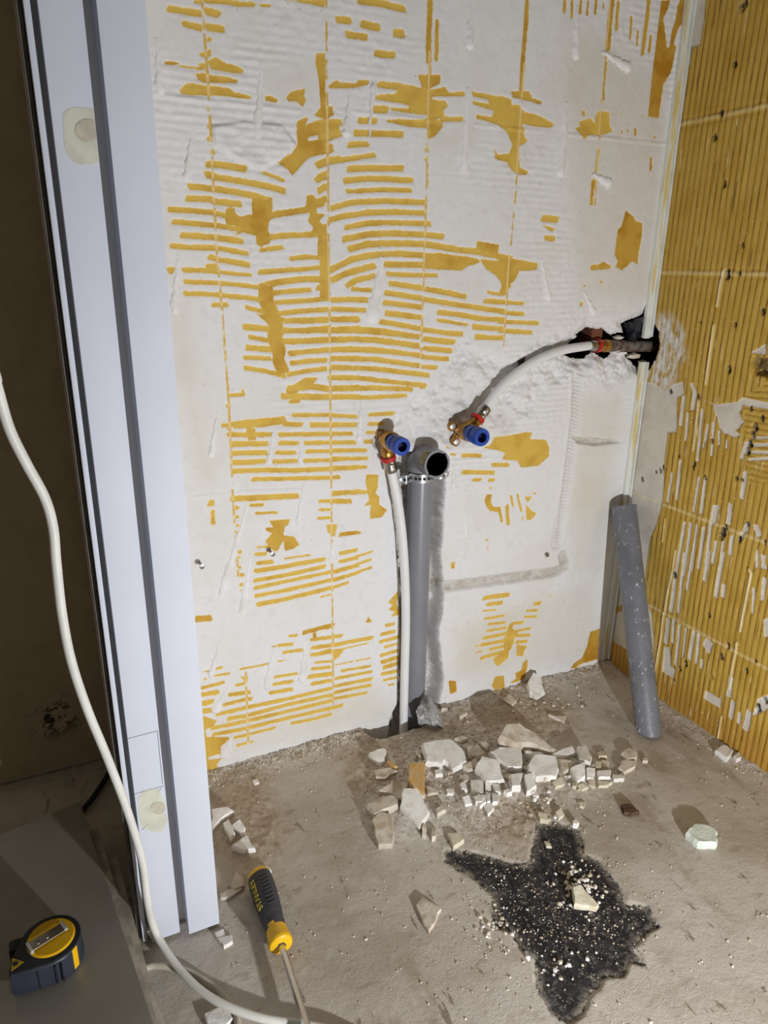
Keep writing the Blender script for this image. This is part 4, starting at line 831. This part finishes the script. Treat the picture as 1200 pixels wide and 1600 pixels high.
# tape measure, lying on its side
MAT_RUB = plain('black_rubber', (40, 42, 50), 0.5, spec=0.4, var=0.1)
MAT_RUB2 = plain('dark_blue_rubber', (52, 56, 68), 0.45, spec=0.45, var=0.08)
MAT_TYEL = plain('tool_yellow', (240, 188, 24), 0.4, var=0.04)
m = M('clip_steel', 0.3, metal=0.9); m.col(s2l((150, 146, 140))); MAT_CLIP = m.m
TH = 0.036
tc = pf(78, 1466, TOPZ+TH); tc.z = TOPZ
tape = empty('tape_measure', tc, 'yellow and black tape measure with steel belt clip lying on the top tile', 'tape measure')
tape.rotation_euler = (0, math.radians(4.5) if False else 0,  math.radians(-6)); bpy.context.view_layer.update()
def tp(name, bm, mat, par=None, smooth=True): o = finish(name, bm, mat, smooth=smooth); o.parent = par or tape; return o
def prism(outline, z0, z1, bev=0.0, seg_=2):
    bm = bmesh.new(); a = [bm.verts.new((x, y, z0)) for x, y in outline]; b = [bm.verts.new((x, y, z1)) for x, y in outline]; n = len(a)
    f0 = bm.faces.new(a[::-1]); f1 = bm.faces.new(b)
    for i in range(n): bm.faces.new((a[i], a[(i+1) % n], b[(i+1) % n], b[i]))
    bmesh.ops.recalc_face_normals(bm, faces=bm.faces)
    if bev:
        es = [e_ for e_ in bm.edges if len(set(round(v.co.z, 5) for v in e_.verts)) == 1]
        bmesh.ops.bevel(bm, geom=es, offset=bev, segments=seg_, affect='EDGES', profile=0.6)
    return bm
# outline: round back, straight base along the near side, mouth at the left foot
R0 = 0.0335; body_o = [(R0*math.cos(math.radians(t)), R0*math.sin(math.radians(t))) for t in range(-62, 172, 9)]
body_o += [(-0.0365, -0.004), (-0.0395, -0.016), (-0.0405, -0.030), (-0.0385, -0.0345), (-0.020, -0.0345), (0.004, -0.0335)]
tp('case', prism(body_o, 0.0, TH-0.002, 0.004, 3), MAT_RUB2)
tp('rubber_rim', prism([(x*0.985, y*0.985) for x, y in body_o], TH-0.0035, TH-0.0008, 0.0008), MAT_RUB)
bm = bmesh.new(); bm_lathe(bm, [(TH-0.003, 0.0), (TH-0.003, 0.0262), (TH-0.0002, 0.0262), (TH+0.0012, 0.0245), (TH+0.0016, 0.0)], (0.001, 0.001, 0), (0, 0, 1), 44); face = tp('yellow_face', bm, MAT_TYEL)
clip = tp('belt_clip', prism([(-0.022, -0.0075), (0.0165, -0.0065), (0.0165, 0.0065), (-0.022, 0.0075)], TH+0.0040, TH+0.0050, 0.0003), MAT_CLIP)
clip.rotation_euler = (0, 0, math.radians(26)); 
bm = bmesh.new(); bm_box(bm, (-0.024, -0.0078, TH+0.001), (-0.0205, 0.0078, TH+0.0056), 0.0005); tp('bent_end', bm, MAT_ZINC, clip)
bm = bmesh.new(); bm_box(bm, (0.0150, -0.0068, TH+0.0036), (0.0190, 0.0068, TH+0.0066), 0.0004); tp('bent_end', bm, MAT_ZINC, clip)
for x in (-0.0135, -0.003):
    bm = bmesh.new(); bm_lathe(bm, [(TH+0.0045, 0), (TH+0.0045, 0.0034), (TH+0.0058, 0.003), (TH+0.0060, 0.0012), (TH+0.0052, 0)], (x, 0, 0), (0, 0, 1), 16); tp('clip_screw', bm, MAT_SCREW, clip)
bm = prism([(-0.0385, -0.013), (-0.0255, -0.0225), (-0.0375, -0.0305)], TH-0.0009, TH-0.0003); badge = tp('badge', bm, plain('badge_yellow', (190, 160, 40), 0.5), smooth=False)
bm = bmesh.new(); bm_lathe(bm, [(TH-0.0004, 0), (TH-0.0004, 0.0028), (TH+0.0001, 0.0028), (TH+0.0001, 0.0015), (TH-0.0002, 0.0013), (TH-0.0002, 0)], (-0.0340, -0.0222, 0), (0, 0, 1), 14); tp('badge_mark', bm, MAT_RUB, badge)
bm = bmesh.new(); bm_box(bm, (-0.0445, 0.000, TH*0.28), (-0.031, 0.016, TH*0.9), 0.003); tp('lock_button', bm, MAT_RUB)
bm = bmesh.new(); bm_box(bm, (-0.046, 0.012, TH*0.35), (-0.040, 0.017, TH*0.8), 0.001); tp('button_grip', bm, MAT_RUB)
bm = prism([(R0*1.004*math.cos(math.radians(t)), R0*1.004*math.sin(math.radians(t))) for t in (-43, -38, -34, -30)]+[(0.9*R0*math.cos(math.radians(t)), 0.9*R0*math.sin(math.radians(t))) for t in (-30, -43)], 0.004, TH-0.003); tp('yellow_stripe', bm, MAT_TYEL)
for x in (-0.012, 0.006, 0.013):
    bm = bmesh.new(); bm_box(bm, (x, -0.0352, 0.003), (x+0.0016, -0.033, TH-0.006), 0.0004); tp('grip_rib', bm, MAT_RUB)
bm = bmesh.new(); bm_box(bm, (-0.0425, -0.0335, 0.006), (-0.039, -0.0325, TH-0.010)); tp('blade_hook', bm, MAT_CLIP)

# ================================================================== SCREWDRIVER
SA = pf(404, 1364, 0.019); SB_ = pf(440, 1478, 0.0190); ax = (SB_-SA).normalized(); SL = (SB_-SA).length
scr = empty('screwdriver', SA, 'screwdriver with black grip and yellow collar lying on the dusty floor', 'screwdriver')
MAT_GRIP = plain('black_grip', (70, 70, 76), 0.55, spec=0.35, var=0.1, scale=120, bump=0.15)
def handle(t0, t1, prof, mat, name, flute=0.0, n=36, seg=48):
    bm = bmesh.new(); x, y, d = frame_of(ax); rings = []
    for i in range(n+1):
        t = t0+(t1-t0)*i/n; r = np.interp(t, [p[0] for p in prof], [p[1] for p in prof])
        row = []
        for k in range(seg):
            a = 2*math.pi*k/seg; rr = r*(1-flute*(0.5-0.5*math.cos(3*a))*(1 if t < 0.72 else 0.5))
            row.append(bm.verts.new(SA+d*(t*SL)+(x*math.cos(a)+y*math.sin(a))*rr))
        rings.append(row)
    for a, b in zip(rings, rings[1:]):
        for k in range(seg): bm.faces.new((a[k], a[(k+1) % seg], b[(k+1) % seg], b[k]))
    bm.faces.new(rings[0][::-1]); bm.faces.new(rings[-1]); return finish(name, bm, mat, smooth=True)
prof = [(0, 0.0125), (0.02, 0.0155), (0.08, 0.0172), (0.2, 0.0182), (0.42, 0.0178), (0.6, 0.0158), (0.72, 0.0140), (0.80, 0.0136), (0.90, 0.0150), (0.96, 0.0162), (0.99, 0.0150), (1.0, 0.0125)]
capp = handle(0, 0.10, prof, MAT_TYEL, 'yellow_cap', 0.10, 8)
grip = handle(0.085, 0.80, [(t, r*1.02) for t, r in prof], MAT_GRIP, 'grip', 0.10)
coll = handle(0.76, 1.0, [(t, r*1.005) for t, r in prof], MAT_TYEL, 'yellow_collar', 0.06, 18)
m = M('chrome_steel', 0.22, metal=1.0); m.col(s2l((200, 198, 196))); shaft = tube('shaft', [SA+ax*(SL*0.97), SA+ax*(SL+0.15)], 0.0046, m.m, seg=6)
tip = tube('hex_bolster', [SA+ax*(SL*0.985), SA+ax*(SL*1.005)], 0.0065, m.m, seg=6)
ribs = []
up_ = Vector((0, 0, 1)); sd_ = ax.cross(up_).normalized(); topn = sd_.cross(ax).normalized()
for k in range(9):
    t = 0.16+0.05*k; r = float(np.interp(t, [p[0] for p in prof], [p[1] for p in prof]))*1.02
    dirn = (topn*0.97-sd_*0.10).normalized(); c_ = SA+ax*(t*SL)+dirn*(r*0.985)
    sw = sd_ if sd_.dot(Vector(RT)) > 0 else -sd_
    ribs.append(tube('grip_rib', [c_-sw*0.0055+ax*0.0012, c_+sw*0.0055-ax*0.0012], 0.0009, MAT_RUB, seg=8))
# lettering on the grip
tcv = bpy.data.curves.new('lettering', 'FONT'); tcv.body = 'STANLEY'; tcv.size = 0.0125; tcv.extrude = 0.0004; tcv.align_x = 'CENTER'; tcv.align_y = 'CENTER'
tmp = bpy.data.objects.new('lettering', tcv); COL.objects.link(tmp); bpy.context.view_layer.update()
tme = bpy.data.meshes.new_from_object(tmp.evaluated_get(bpy.context.evaluated_depsgraph_get())); bpy.data.objects.remove(tmp)
left = -sd_ if sd_.dot(Vector(RT)) > 0 else sd_
dn = (topn*0.62+left*0.78).normalized(); tx = -ax; tz = dn; ty = tz.cross(tx).normalized()
rr = float(np.interp(0.36, [p[0] for p in prof], [p[1] for p in prof]))
co = SA+ax*(SL*0.36)
for v in tme.vertices:
    X, Y, Z = v.co; r = float(np.interp(0.36-X/SL, [p[0] for p in prof], [p[1] for p in prof]))*1.02; a = Y/r
    v.co = co + tx*X + (tz*math.cos(a)+ty*math.sin(a))*(r*0.955+0.0010+Z)
lett = mesh_obj('lettering', tme, plain('lettering_yellow', (206, 184, 60), 0.5)); under(scr, capp, grip, coll, shaft, tip, lett, *ribs)
for o in ribs+[lett]: reparent(o, scr, grip)

# ================================================================== CABLES
MAT_CABLE = plain('white_cable', (222, 221, 214), 0.45, var=0.04, scale=30)
cpts = [(-30, 520, 0.70), (-6, 600, 0.715), (14, 668, 0.72), (40, 722, 0.725), (70, 778, 0.73), (83, 825, 0.73), (88, 880, 0.73), (97, 960, 0.73), (112, 1035, 0.73), (137, 1110, 0.732), (168, 1185, 0.735), (200, 1270, 0.738), (222, 1345, 0.74), (231, 1410, 0.738)]
P = [V(on(a, b, 1, y)) for a, b, y in cpts]
P += [pf(243, 1455, 0.040), pf(268, 1498, 0.022), pf(305, 1540, 0.017), pf(350, 1570, 0.0165), pf(405, 1590, 0.012), pf(450, 1598, 0.0065), pf(500, 1606, 0.006), pf(560, 1625, 0.006), Vector((0.30, 0.44, 0.005)), Vector((0.30, 0.30, 0.005)), Vector((0.25, 0.10, 0.005)), Vector((0.26, -0.20, 0.005)), Vector((0.22, -0.60, 0.005))]
P = [P[0]+Vector((-0.05, -0.1, 0.35))] + P
cb = tube('power_cable', smooth_path(P, 8), 0.0048, MAT_CABLE, seg=14); tag(cb, 'thick white cable hanging in the doorway and running over the floor', 'cable')
P = [pf(222, 1512, 0.006), pf(240, 1508, 0.004), pf(270, 1512, 0.003), pf(300, 1520, 0.003), pf(330, 1540, 0.003), pf(355, 1562, 0.004), pf(368, 1582, 0.003), pf(372, 1610, 0.003), pf(372, 1650, 0.003)]
P = [Vector((p.x, p.y, fz(p.x, p.y)+0.004)) for p in P]
c2 = tube('flat_cable', smooth_path(P, 8), 0.0042, plain('dusty_cable', (196, 188, 170), 0.7, var=0.1), seg=12); tag(c2, 'thin dusty cream cable curling on the floor beside the tiles', 'cable')
P = [V(on(x, y, 2, 0.006)) for x, y in ((128, 1268), (150, 1240), (172, 1205), (186, 1180), (200, 1160))]
c3 = tube('hall_cable', smooth_path(P, 6), 0.0045, plain('black_cable', (34, 32, 32), 0.5), seg=10); tag(c3, 'short black cable on the dark hall floor behind the tiles', 'cable')

# ================================================================== PLASTIC BAG SCRAP
MB = M('clear_plastic', 0.16, spec=0.6); MB.col(MB.mix(MB.ramp(MB.noise(90, 4), 0.45, 0.65), s2l((186, 188, 194)), s2l((232, 231, 228)))); MB.b.inputs['Transmission Weight'].default_value = 0.2; MB.bump(MB.noise(120, 4, 0.6), 0.9, 0.004)
bm = bmesh.new(); outl = [(668, 1084), (676, 1096), (685, 1112), (694, 1132), (697, 1142), (684, 1147), (668, 1140), (656, 1134), (651, 1118), (655, 1100), (662, 1090)]
base_o = 0.030
vv = [bm.verts.new(q(x, y, base_o+0.010*math.sin(i*1.7)+0.02*(y-1084)/60)) for i, (x, y) in enumerate(outl)]
c1 = bm.verts.new(q(672, 1112, 0.075)); c2_ = None
for i in range(len(vv)): bm.faces.new((vv[i], vv[(i+1) % len(vv)], c1))
bmesh.ops.subdivide_edges(bm, edges=bm.edges[:], cuts=3, use_grid_fill=True)
for v in bm.verts: v.co += Vector((random.uniform(-1, 1), random.uniform(-1, 1)*2.5, random.uniform(-1, 1)))*0.0016
bmesh.ops.solidify(bm, geom=bm.faces[:], thickness=0.0005)
bag = finish('plastic_bag', bm, MB.m); tag(bag, 'crumpled clear plastic bag scrap at the foot of the drain pipe', 'plastic bag')

# ================================================================== RUBBLE
def chunk_mat(name, a, b, sc=50):
    m_ = M(name, 0.88, spec=0.2); m_.col(m_.mix(m_.ramp(m_.noise(sc, 4), 0.42, 0.66), s2l(a), s2l(b))); m_.bump(m_.noise(220, 4), 0.6, 0.0012); return m_.m
CM = {'w': chunk_mat('chunk_white', (244, 242, 239), (230, 225, 217)), 'd': chunk_mat('chunk_dusty', (216, 207, 193), (184, 169, 148)), 'y': chunk_mat('chunk_primer', (214, 172, 108), (204, 184, 150), 70),
      'g': chunk_mat('chunk_pale_green', (224, 232, 222), (206, 214, 202), 30), 'k': chunk_mat('clod_brown', (96, 76, 60), (66, 50, 38), 120), 'c': chunk_mat('chunk_cream', (220, 212, 190), (200, 188, 162))}
HEAP = ('broken off-white plaster piece in the rubble heap under the drain', 'plaster pieces in the rubble heap')
def chunk(name, px, h, mat, label, group=None, tilt=0.0, lift=0.0, seed=0):
    rn = random.Random(seed*31+5); h = h*0.72
    cx = sum(p[0] for p in px)/len(px); cy = sum(p[1] for p in px)/len(px)
    g0 = pf(cx, cy, h*0.5); zb = fz(g0.x, g0.y)+lift
    W_ = [pf(x, y, zb+h*0.75) for x, y in px]
    O = []
    for a, b in zip(W_, W_[1:]+W_[:1]):                       # break straight edges up
        O.append(a); n = 2 if (b-a).length > 0.016 else 1
        for k in range(n): O.append(a.lerp(b, (k+1)/(n+1))+Vector((rn.uniform(-1, 1), rn.uniform(-1, 1), 0))*(b-a).length*0.05)
    c_ = sum(O, Vector())/len(O); bm = bmesh.new(); R1, R2, R3 = [], [], []
    mxr = max((p-c_).length for p in O)
    for p in O:
        d = p-c_; tz = tilt*(d.y/mxr)*h
        hh = h*rn.uniform(0.90, 1.0)+tz
        R1.append(bm.verts.new((c_.x+d.x*0.93, c_.y+d.y*0.93, zb-0.002+max(0, tz*0.6))))
        R2.append(bm.verts.new((p.x, p.y, zb+hh*0.55)))
        R3.append(bm.verts.new((c_.x+d.x*0.9, c_.y+d.y*0.9, zb+hh)))
    n = len(O)
    bm.faces.new(R1[::-1])
    for A_, B_ in ((R1, R2), (R2, R3)):
        for k in range(n): bm.faces.new((A_[k], A_[(k+1) % n], B_[(k+1) % n], B_[k]))
    bm.faces.new(R3)
    for v in bm.verts: v.co -= Vector((c_.x, c_.y, zb))
    o = finish(name, bm, CM[mat]); o.location = (c_.x, c_.y, zb); tag(o, label, 'rubble', group); return o
def cr(t, ox, oy, s): return [[(ox+a/s, oy+b/s) for a, b in P_] for P_ in nums(t)]
R1_, R2_, R6_, R7_, R8_ = (560, 1100, 4.8), (760, 1040, 4), (930, 860, 4.4444), (660, 1250, 3), (150, 1180, 3.81)
def one(t, crop, h, mat, label, **k): return chunk('plaster_chunk', cr(t, *crop)[0], h, mat, label, seed=len(t), **k)
# pieces with a look of their own
one('470,310 690,275 790,340 820,430 710,490 680,445 640,420 620,455 500,440', R1_, 0.020, 'w', 'largest flat white plaster slab with a ragged edge, near the foot of the drain pipe', tilt=0.4)
one('385,450 495,440 500,520 495,670 385,610 370,560', R1_, 0.016, 'y', 'plaster chunk with an ochre painted face, lying in the rubble', tilt=0.3)
one('310,770 330,660 440,650 540,800 460,910', R1_, 0.022, 'w', 'big angular grey-white plaster lump below the ochre-faced chunk', tilt=0.5)
one('95,880 160,820 250,830 260,1050 150,1060', R1_, 0.016, 'd', 'long dusty plaster shard at the edge of the rubble nearest the screwdriver', tilt=0.4)
one('70,462 110,402 200,392 330,440 440,500 400,512 290,482 190,486', R2_, 0.024, 'd', 'curved dusty plaster slab arching over the back of the rubble heap', tilt=0.9, lift=0.006)
one('255,620 300,570 440,575 455,640 440,695 310,700 255,660', R2_, 0.022, 'w', 'broad flat white plaster lump in the middle of the rubble heap', tilt=0.3)
one('870,490 920,410 1060,430 1100,560 960,585', R1_, 0.022, 'w', 'smooth five-sided plaster lump beside the small white blocks', tilt=0.3)
one('840,570 945,570 940,675 840,670', R1_, 0.012, 'w', 'square white plaster block, largest of the cracked group')
one('840,870 900,865 960,915 900,930 860,920', R2_, 0.012, 'k', 'dark brown clod of dirt alone on the bare floor')
chunk('plaster_chunk', [(1071, 1301), (1084, 1288), (1108, 1290), (1122, 1300), (1121, 1319), (1090, 1318)], 0.021, 'g', 'pale greenish white lump alone on the bare floor near the yellow wall', seed=3)
one('700,420 740,405 830,490 820,505 710,490', R7_, 0.016, 'c', 'cream plaster piece lying on the black bitumen patch', tilt=0.3)
one('660,970 740,970 795,1020 710,1080', R1_, 0.012, 'c', 'cream plaster chip at the far tip of the black bitumen patch')
one('830,1390 890,1350 960,1390 910,1450', R6_, 0.014, 'w', 'larger of two plaster bits at the foot of the yellow wall')
one('960,1430 1000,1400 1015,1440 980,1455', R6_, 0.010, 'w', 'smaller of two plaster bits at the foot of the yellow wall')
one('250,130 290,80 340,90 370,150 320,180 270,160', R2_, 0.024, 'w', 'round plaster flake leaning at the foot of the back wall', tilt=0.8)
one('840,550 890,515 945,540 940,580 880,590', R2_, 0.014, 'd', 'rounded upper one of two pieces right of the rubble heap')
one('820,640 850,592 940,597 930,632 860,670', R2_, 0.012, 'd', 'lower one of two pieces right of the rubble heap')
one('1045,640 1080,600 1170,660 1140,730 1110,770', (300, 1200, 3), 0.008, 'd', 'flat dusty flake left of the black bitumen patch')
one('975,675 1020,660 1045,688 1010,705', R8_, 0.012, 'g', 'white chip touching the butt of the screwdriver')
one('640,1540 740,1500 800,1520 820,1570 780,1610 660,1610', R8_, 0.010, 'w', 'white chip beneath the white cable at the floor')
one('930,155 960,140 972,162 945,172', R8_, 0.006, 'w', 'small round white chip alone on brown dust near the back wall')
one('210,430 250,425 295,470 240,485', R1_, 0.012, 'y', 'small orange-edged chip among the sandy dirt')
one('110,500 240,480 295,500 200,558 130,550', R1_, 0.012, 'd', 'flat dusty shard next to the small orange-edged chip')
one('75,380 150,350 210,345 200,420 170,445', R1_, 0.016, 'w', 'bright white chip in the sandy dirt left of the drain foot', tilt=0.4)
def crumb_mesh(seed):
    rn = random.Random(seed); bm = bmesh.new(); bmesh.ops.create_icosphere(bm, subdivisions=1, radius=1.0)
    for v in bm.verts: v.co = Vector((v.co.x*rn.uniform(0.7, 1.25)+rn.uniform(-.2, .2), v.co.y*rn.uniform(0.7, 1.25)+rn.uniform(-.2, .2), v.co.z*rn.uniform(0.4, 0.75)))
    me_ = bpy.data.meshes.new('crumb'); bm.to_mesh(me_); bm.free(); return me_
# look-alikes in the heap: one label for each kind that only its place tells apart
KINDS = [
    ('150,655 260,585 380,600 310,710', R1_, 0.016, 'd', 'grey four-sided shard between the ochre-faced chunk and the angular lump', None),
    ('50,760 180,690 300,700 300,760 120,840', R1_, 0.016, 'd', 'dusty shard lying above the long dusty shard', None),
    ('1130,540 1200,520 1220,620 1150,628', R1_, 0.018, 'w', 'white cube-like piece between the five-sided lump and the broad lump', None),
    ('970,370 1060,330 1220,320 1230,480 1120,480', R1_, 0.018, 'w', 'wide brown-stained piece behind the five-sided lump', None),
    ('800,320 900,310 960,370 900,402 830,400|780,470 890,412 900,470 820,492', R1_, 0.016, 'd', 'dusty piece wedged beside the largest flat slab', 'dusty pieces beside the largest slab'),
    ('860,690 960,682 960,740 910,770|950,595 990,600 1000,650 950,650|1000,600 1060,600 1070,670 1030,660|955,655 990,665 990,735 965,740|1000,665 1060,680 1045,740 1005,740|940,760 1000,740 1020,780 970,830|775,710 830,690 855,745 800,752|760,600 800,580 820,650 775,640', R1_, 0.009, 'w', 'small white block broken off around the square block', 'small blocks around the square block'),
    ('720,260 780,240 825,255 780,292|900,290 950,275 985,310 960,345|690,30 780,10 820,70 760,102|610,0 670,0 670,40 620,42|80,190 130,180 160,220 120,282', R1_, 0.010, 'd', 'small chip in the sandy dirt between heap and wall chase', 'chips between heap and chase'),
    ('580,790 650,740 660,790 590,832|430,350 470,350 472,400 430,392|500,620 600,640 600,670 520,672|475,920 510,920 510,990 478,980|545,920 585,920 580,1000 550,1012', R1_, 0.010, 'd', 'small dusty chip around the ochre-faced chunk and the angular lump', 'chips around the ochre-faced chunk'),
    ('400,560 540,505 565,545 440,578|240,540 330,545 390,566 300,575', R2_, 0.016, 'w', 'thin white plate under the curved slab', 'plates under the curved slab'),
    ('565,500 620,490 660,580 650,625 580,600', R2_, 0.020, 'w', 'upright oblong white piece right of the curved slab', None),
    ('520,650 620,610 620,690 570,722', R2_, 0.018, 'w', 'white wedge-shaped piece between broad lump and small cubes', None),
    ('620,650 680,645 670,705 630,702|690,660 780,655 775,700 700,702|790,680 865,690 860,712 795,712', R2_, 0.012, 'w', 'small squarish piece in the row ending the heap by the bare floor', 'squarish pieces at the heap end'),
    ('140,690 230,675 200,765 150,762|235,690 290,680 315,750 250,792', R2_, 0.014, 'w', 'white piece in front of the broad flat lump', 'white pieces in front of the broad lump'),
    ('440,590 580,600 510,650 480,662', R2_, 0.012, 'd', 'triangular dusty piece beside the broad flat lump', None),
    ('100,210 140,180 190,220 160,246|385,310 440,320 500,315 490,350', R2_, 0.010, 'd', 'flat chip on the sand below the round leaning flake', 'flat chips on the sand'),
    ('410,730 470,700 490,740 430,762|680,600 720,600 720,640 680,642|720,590 770,600 760,640 725,635|570,750 600,740 640,760 600,772|540,730 570,735 560,760 538,755|635,710 680,720 680,760 640,742|690,720 790,730 760,750 700,757|690,540 750,530 755,570 700,575', R2_, 0.008, 'c', 'small cream chip among the squarish pieces of the heap', 'small cream chips of the heap'),
    ('570,855 620,855 610,887 585,880', R2_, 0.006, 'c', 'small cream chip alone between heap and dark clod', None),
    ('430,920 470,900 485,930 450,957|320,920 380,930 390,970 335,962', R2_, 0.009, 'c', 'cream chip at the upper edge of the black bitumen patch', 'cream chips at the bitumen edge'),
    ('360,1095 400,1110 410,1135 375,1132', R2_, 0.006, 'c', 'small chip on the upper arm of the black bitumen patch', None),
    ('685,330 790,310 820,330 740,380 690,440', R8_, 0.012, 'w', 'crooked white shard half hidden behind the door casing', None),
    ('755,400 790,375 830,470 800,507', R8_, 0.012, 'w', 'narrow white shard near the door casing', None),
    ('810,420 860,390 890,430 870,472', R8_, 0.012, 'w', 'small white shard touching the narrow one near the casing', None),
    ('805,540 900,475 952,560 880,570', R8_, 0.012, 'w', 'triangular white shard between casing and screwdriver', None),
    ('800,770 835,700 880,730 885,775 820,800', R8_, 0.007, 'd', 'upright leaf-shaped dusty flake beside the screwdriver', None),
    ('730,830 800,795 880,795 850,815 800,850 740,852', R8_, 0.007, 'd', 'flat star-shaped dusty flake against the door casing', None),
    ('705,1060 760,1035 770,1070 720,1092', R8_, 0.008, 'w', 'smaller pale chip at the bottom corner of the door casing', None),
    ('720,1092 810,1070 815,1110 760,1142', R8_, 0.008, 'w', 'larger pale chip at the bottom corner of the door casing', None)]
sd_i = 100
for t, crop, h, mt, lab, grp in KINDS:
    for P_ in cr(t, *crop):
        chunk('plaster_chunk', P_, h*random.uniform(0.85, 1.2), mt, lab, grp, tilt=random.uniform(-0.2, 0.5), seed=sd_i); sd_i += 1
# bits that fill the heap
for k in range(30):
    x = random.gauss(755, 95); y = random.gauss(1198, 30)+(x-755)*-0.02; s_ = random.uniform(5, 11)
    n_ = random.randint(4, 6); a0 = random.uniform(0, 6)
    P_ = [(x+s_*random.uniform(0.7, 1.1)*math.cos(a0+6.283*j/n_), y+s_*0.6*random.uniform(0.7, 1.1)*math.sin(a0+6.283*j/n_)) for j in range(n_)]
    if y < 1150 or x < 575: continue
    chunk('plaster_chunk', P_, random.uniform(0.006, 0.012), random.choice('wwdc'), 'little broken piece filling gaps in the rubble heap', 'little pieces in the rubble heap', seed=400+k)
# loose lumps lying in the corner hole
for (px, py), s_ in (((958, 549), 0.012), ((972, 551), 0.010), ((988, 556), 0.014), ((966, 528), 0.009), ((1004, 566), 0.010)):
    o = bpy.data.objects.new('loose_lump', crumb_mesh(px)); o.data.materials.append(CM['w' if px != 988 else 'd']); COL.objects.link(o); p = q(px, py, -0.012); o.location = p; o.scale = (s_*1.3, s_, s_*0.8); o.parent = wall_back

# individual crumbs big enough to tell apart, shared meshes
CR = []
for k in range(10):
    me_ = crumb_mesh(k); me_.materials.append(CM['wcdwcwcdwc'[k]]); CR.append(me_)
ZONES = [((912, 1382), (34, 34), 60, (3, 6), 'cream crumb in the loose pile beside the black bitumen patch', 'crumbs beside the bitumen patch', 'crumb'),
         ((888, 1368), (22, 20), 16, (3, 6), 'cream crumb in the loose pile beside the black bitumen patch', 'crumbs beside the bitumen patch', 'crumb'),
         ((772, 1448), (26, 26), 26, (3, 6), 'white crumb along the left rim of the black bitumen patch', 'crumbs on the left rim of the bitumen patch', 'crumb'),
         ((880, 1500), (40, 25), 18, (3, 6), 'crumb scattered on the lower part of the black bitumen patch', 'crumbs on the bitumen patch', 'crumb'),
         ((680, 1205), (70, 50), 40, (3, 6), 'small plaster crumb strewn through the rubble heap', 'crumbs in the rubble heap', 'crumb'),
         ((850, 1260), (30, 26), 26, (4, 8), 'cream crumb above the black bitumen patch, next to the rubble', 'crumbs between rubble and bitumen patch', 'crumb'),
         ((860, 1205), (90, 30), 30, (3, 6), 'small plaster crumb strewn through the rubble heap', 'crumbs in the rubble heap', 'crumb'),
         ((830, 1090), (90, 26), 26, (3, 6), 'pale crumb in the dirt along the foot of the back wall', 'crumbs at the foot of the back wall', 'crumb'),
         ((460, 1160), (120, 40), 24, (2, 4), 'pale crumb in the dirt along the foot of the back wall', 'crumbs at the foot of the back wall', 'crumb')]
for (c0, sp, n, (s0, s1), lab, grp, cat) in ZONES:
    for k in range(n):
        x = random.gauss(c0[0], sp[0]*0.55); y = random.gauss(c0[1], sp[1]*0.55); p = pf(x, y, 0.002)
        if p.y > BW-0.006 or p.x > RW-0.012 or (p.x < 0.135 and p.y > 0.74): continue
        r = random.uniform(s0, s1)*0.5*0.00125
        o = bpy.data.objects.new('plaster_crumb', random.choice(CR)); COL.objects.link(o)
        o.location = (p.x, p.y, fz(p.x, p.y)+r*0.45); o.scale = (r, r, r); o.rotation_euler = (random.uniform(-.3, .3), random.uniform(-.3, .3), random.uniform(0, 6.3)); tag(o, lab, cat, grp)

# grit nobody could count: one object
NG = 6500; rn = np.random.RandomState(5)
gx = np.empty(NG); gy = np.empty(NG); gs = np.empty(NG)
for i in range(NG):
    k = rn.rand()
    if k < 0.34: x = 0.16+0.9*rn.rand(); y = BW-0.005-abs(rn.normal(0, 0.028))
    elif k < 0.44: x = RW-0.012-abs(rn.normal(0, 0.018)); y = 0.5+0.56*rn.rand()
    elif k < 0.72: p = on(rn.normal(735, 105), rn.normal(1215, 52), 2, 0); x, y = p[0], p[1]
    elif k < 0.84: p = on(rn.normal(850, 85), rn.normal(1420, 62), 2, 0); x, y = p[0], p[1]
    else: x = 0.13+0.95*rn.rand(); y = 0.36+0.7*rn.rand()
    if 0.49 < x < 0.66 and y > 0.95: x = 0.70+0.3*rn.rand()
    gx[i], gy[i] = min(max(x, 0.135), RW-0.008), min(max(y, 0.34), BW-0.004); gs[i] = 0.0007+0.0016*rn.rand()**3 + (0.0018*rn.rand() if y > BW-0.03 and x < 0.52 else 0)
gz = GF.at(HF, gx, gy)
t_ = np.array([[1, 0, -0.35], [-0.5, 0.87, -0.35], [-0.5, -0.87, -0.35], [0.1, 0.1, 0.75], [0.5, 0.8, 0.2], [-0.9, 0.05, 0.25]]); f_ = np.array([[0, 4, 1], [1, 5, 2], [2, 3, 0], [0, 3, 4], [4, 3, 5], [5, 3, 2], [1, 4, 5], [2, 0, 1]])
ang = rn.rand(NG)*6.28; ca, sa = np.cos(ang), np.sin(ang); sc3 = 0.7+0.6*rn.rand(NG, 3)
Pn = t_[None]*sc3[:, None, :]*gs[:, None, None]
X = Pn[..., 0]*ca[:, None]-Pn[..., 1]*sa[:, None]+gx[:, None]; Y = Pn[..., 0]*sa[:, None]+Pn[..., 1]*ca[:, None]+gy[:, None]; Z = Pn[..., 2]+(gz+gs*0.25)[:, None]
verts = np.stack([X, Y, Z], -1).reshape(-1, 3); faces = (f_[None]+(np.arange(NG)*6)[:, None, None]).reshape(-1, 3)
gme = bpy.data.meshes.new('plaster_grit'); gme.from_pydata(verts.tolist(), [], faces.tolist()); gme.update()
gm = M('grit', 0.9, spec=0.2); gm.col(gm.mix(gm.ramp(gm.noise(60, 3), 0.4, 0.62), s2l((216, 208, 194)), s2l((168, 150, 124))))
grit = mesh_obj('plaster_grit', gme, gm.m); tag(grit, 'fine pale grit and dust scattered over the floor and wall foot', 'grit', kind='stuff')
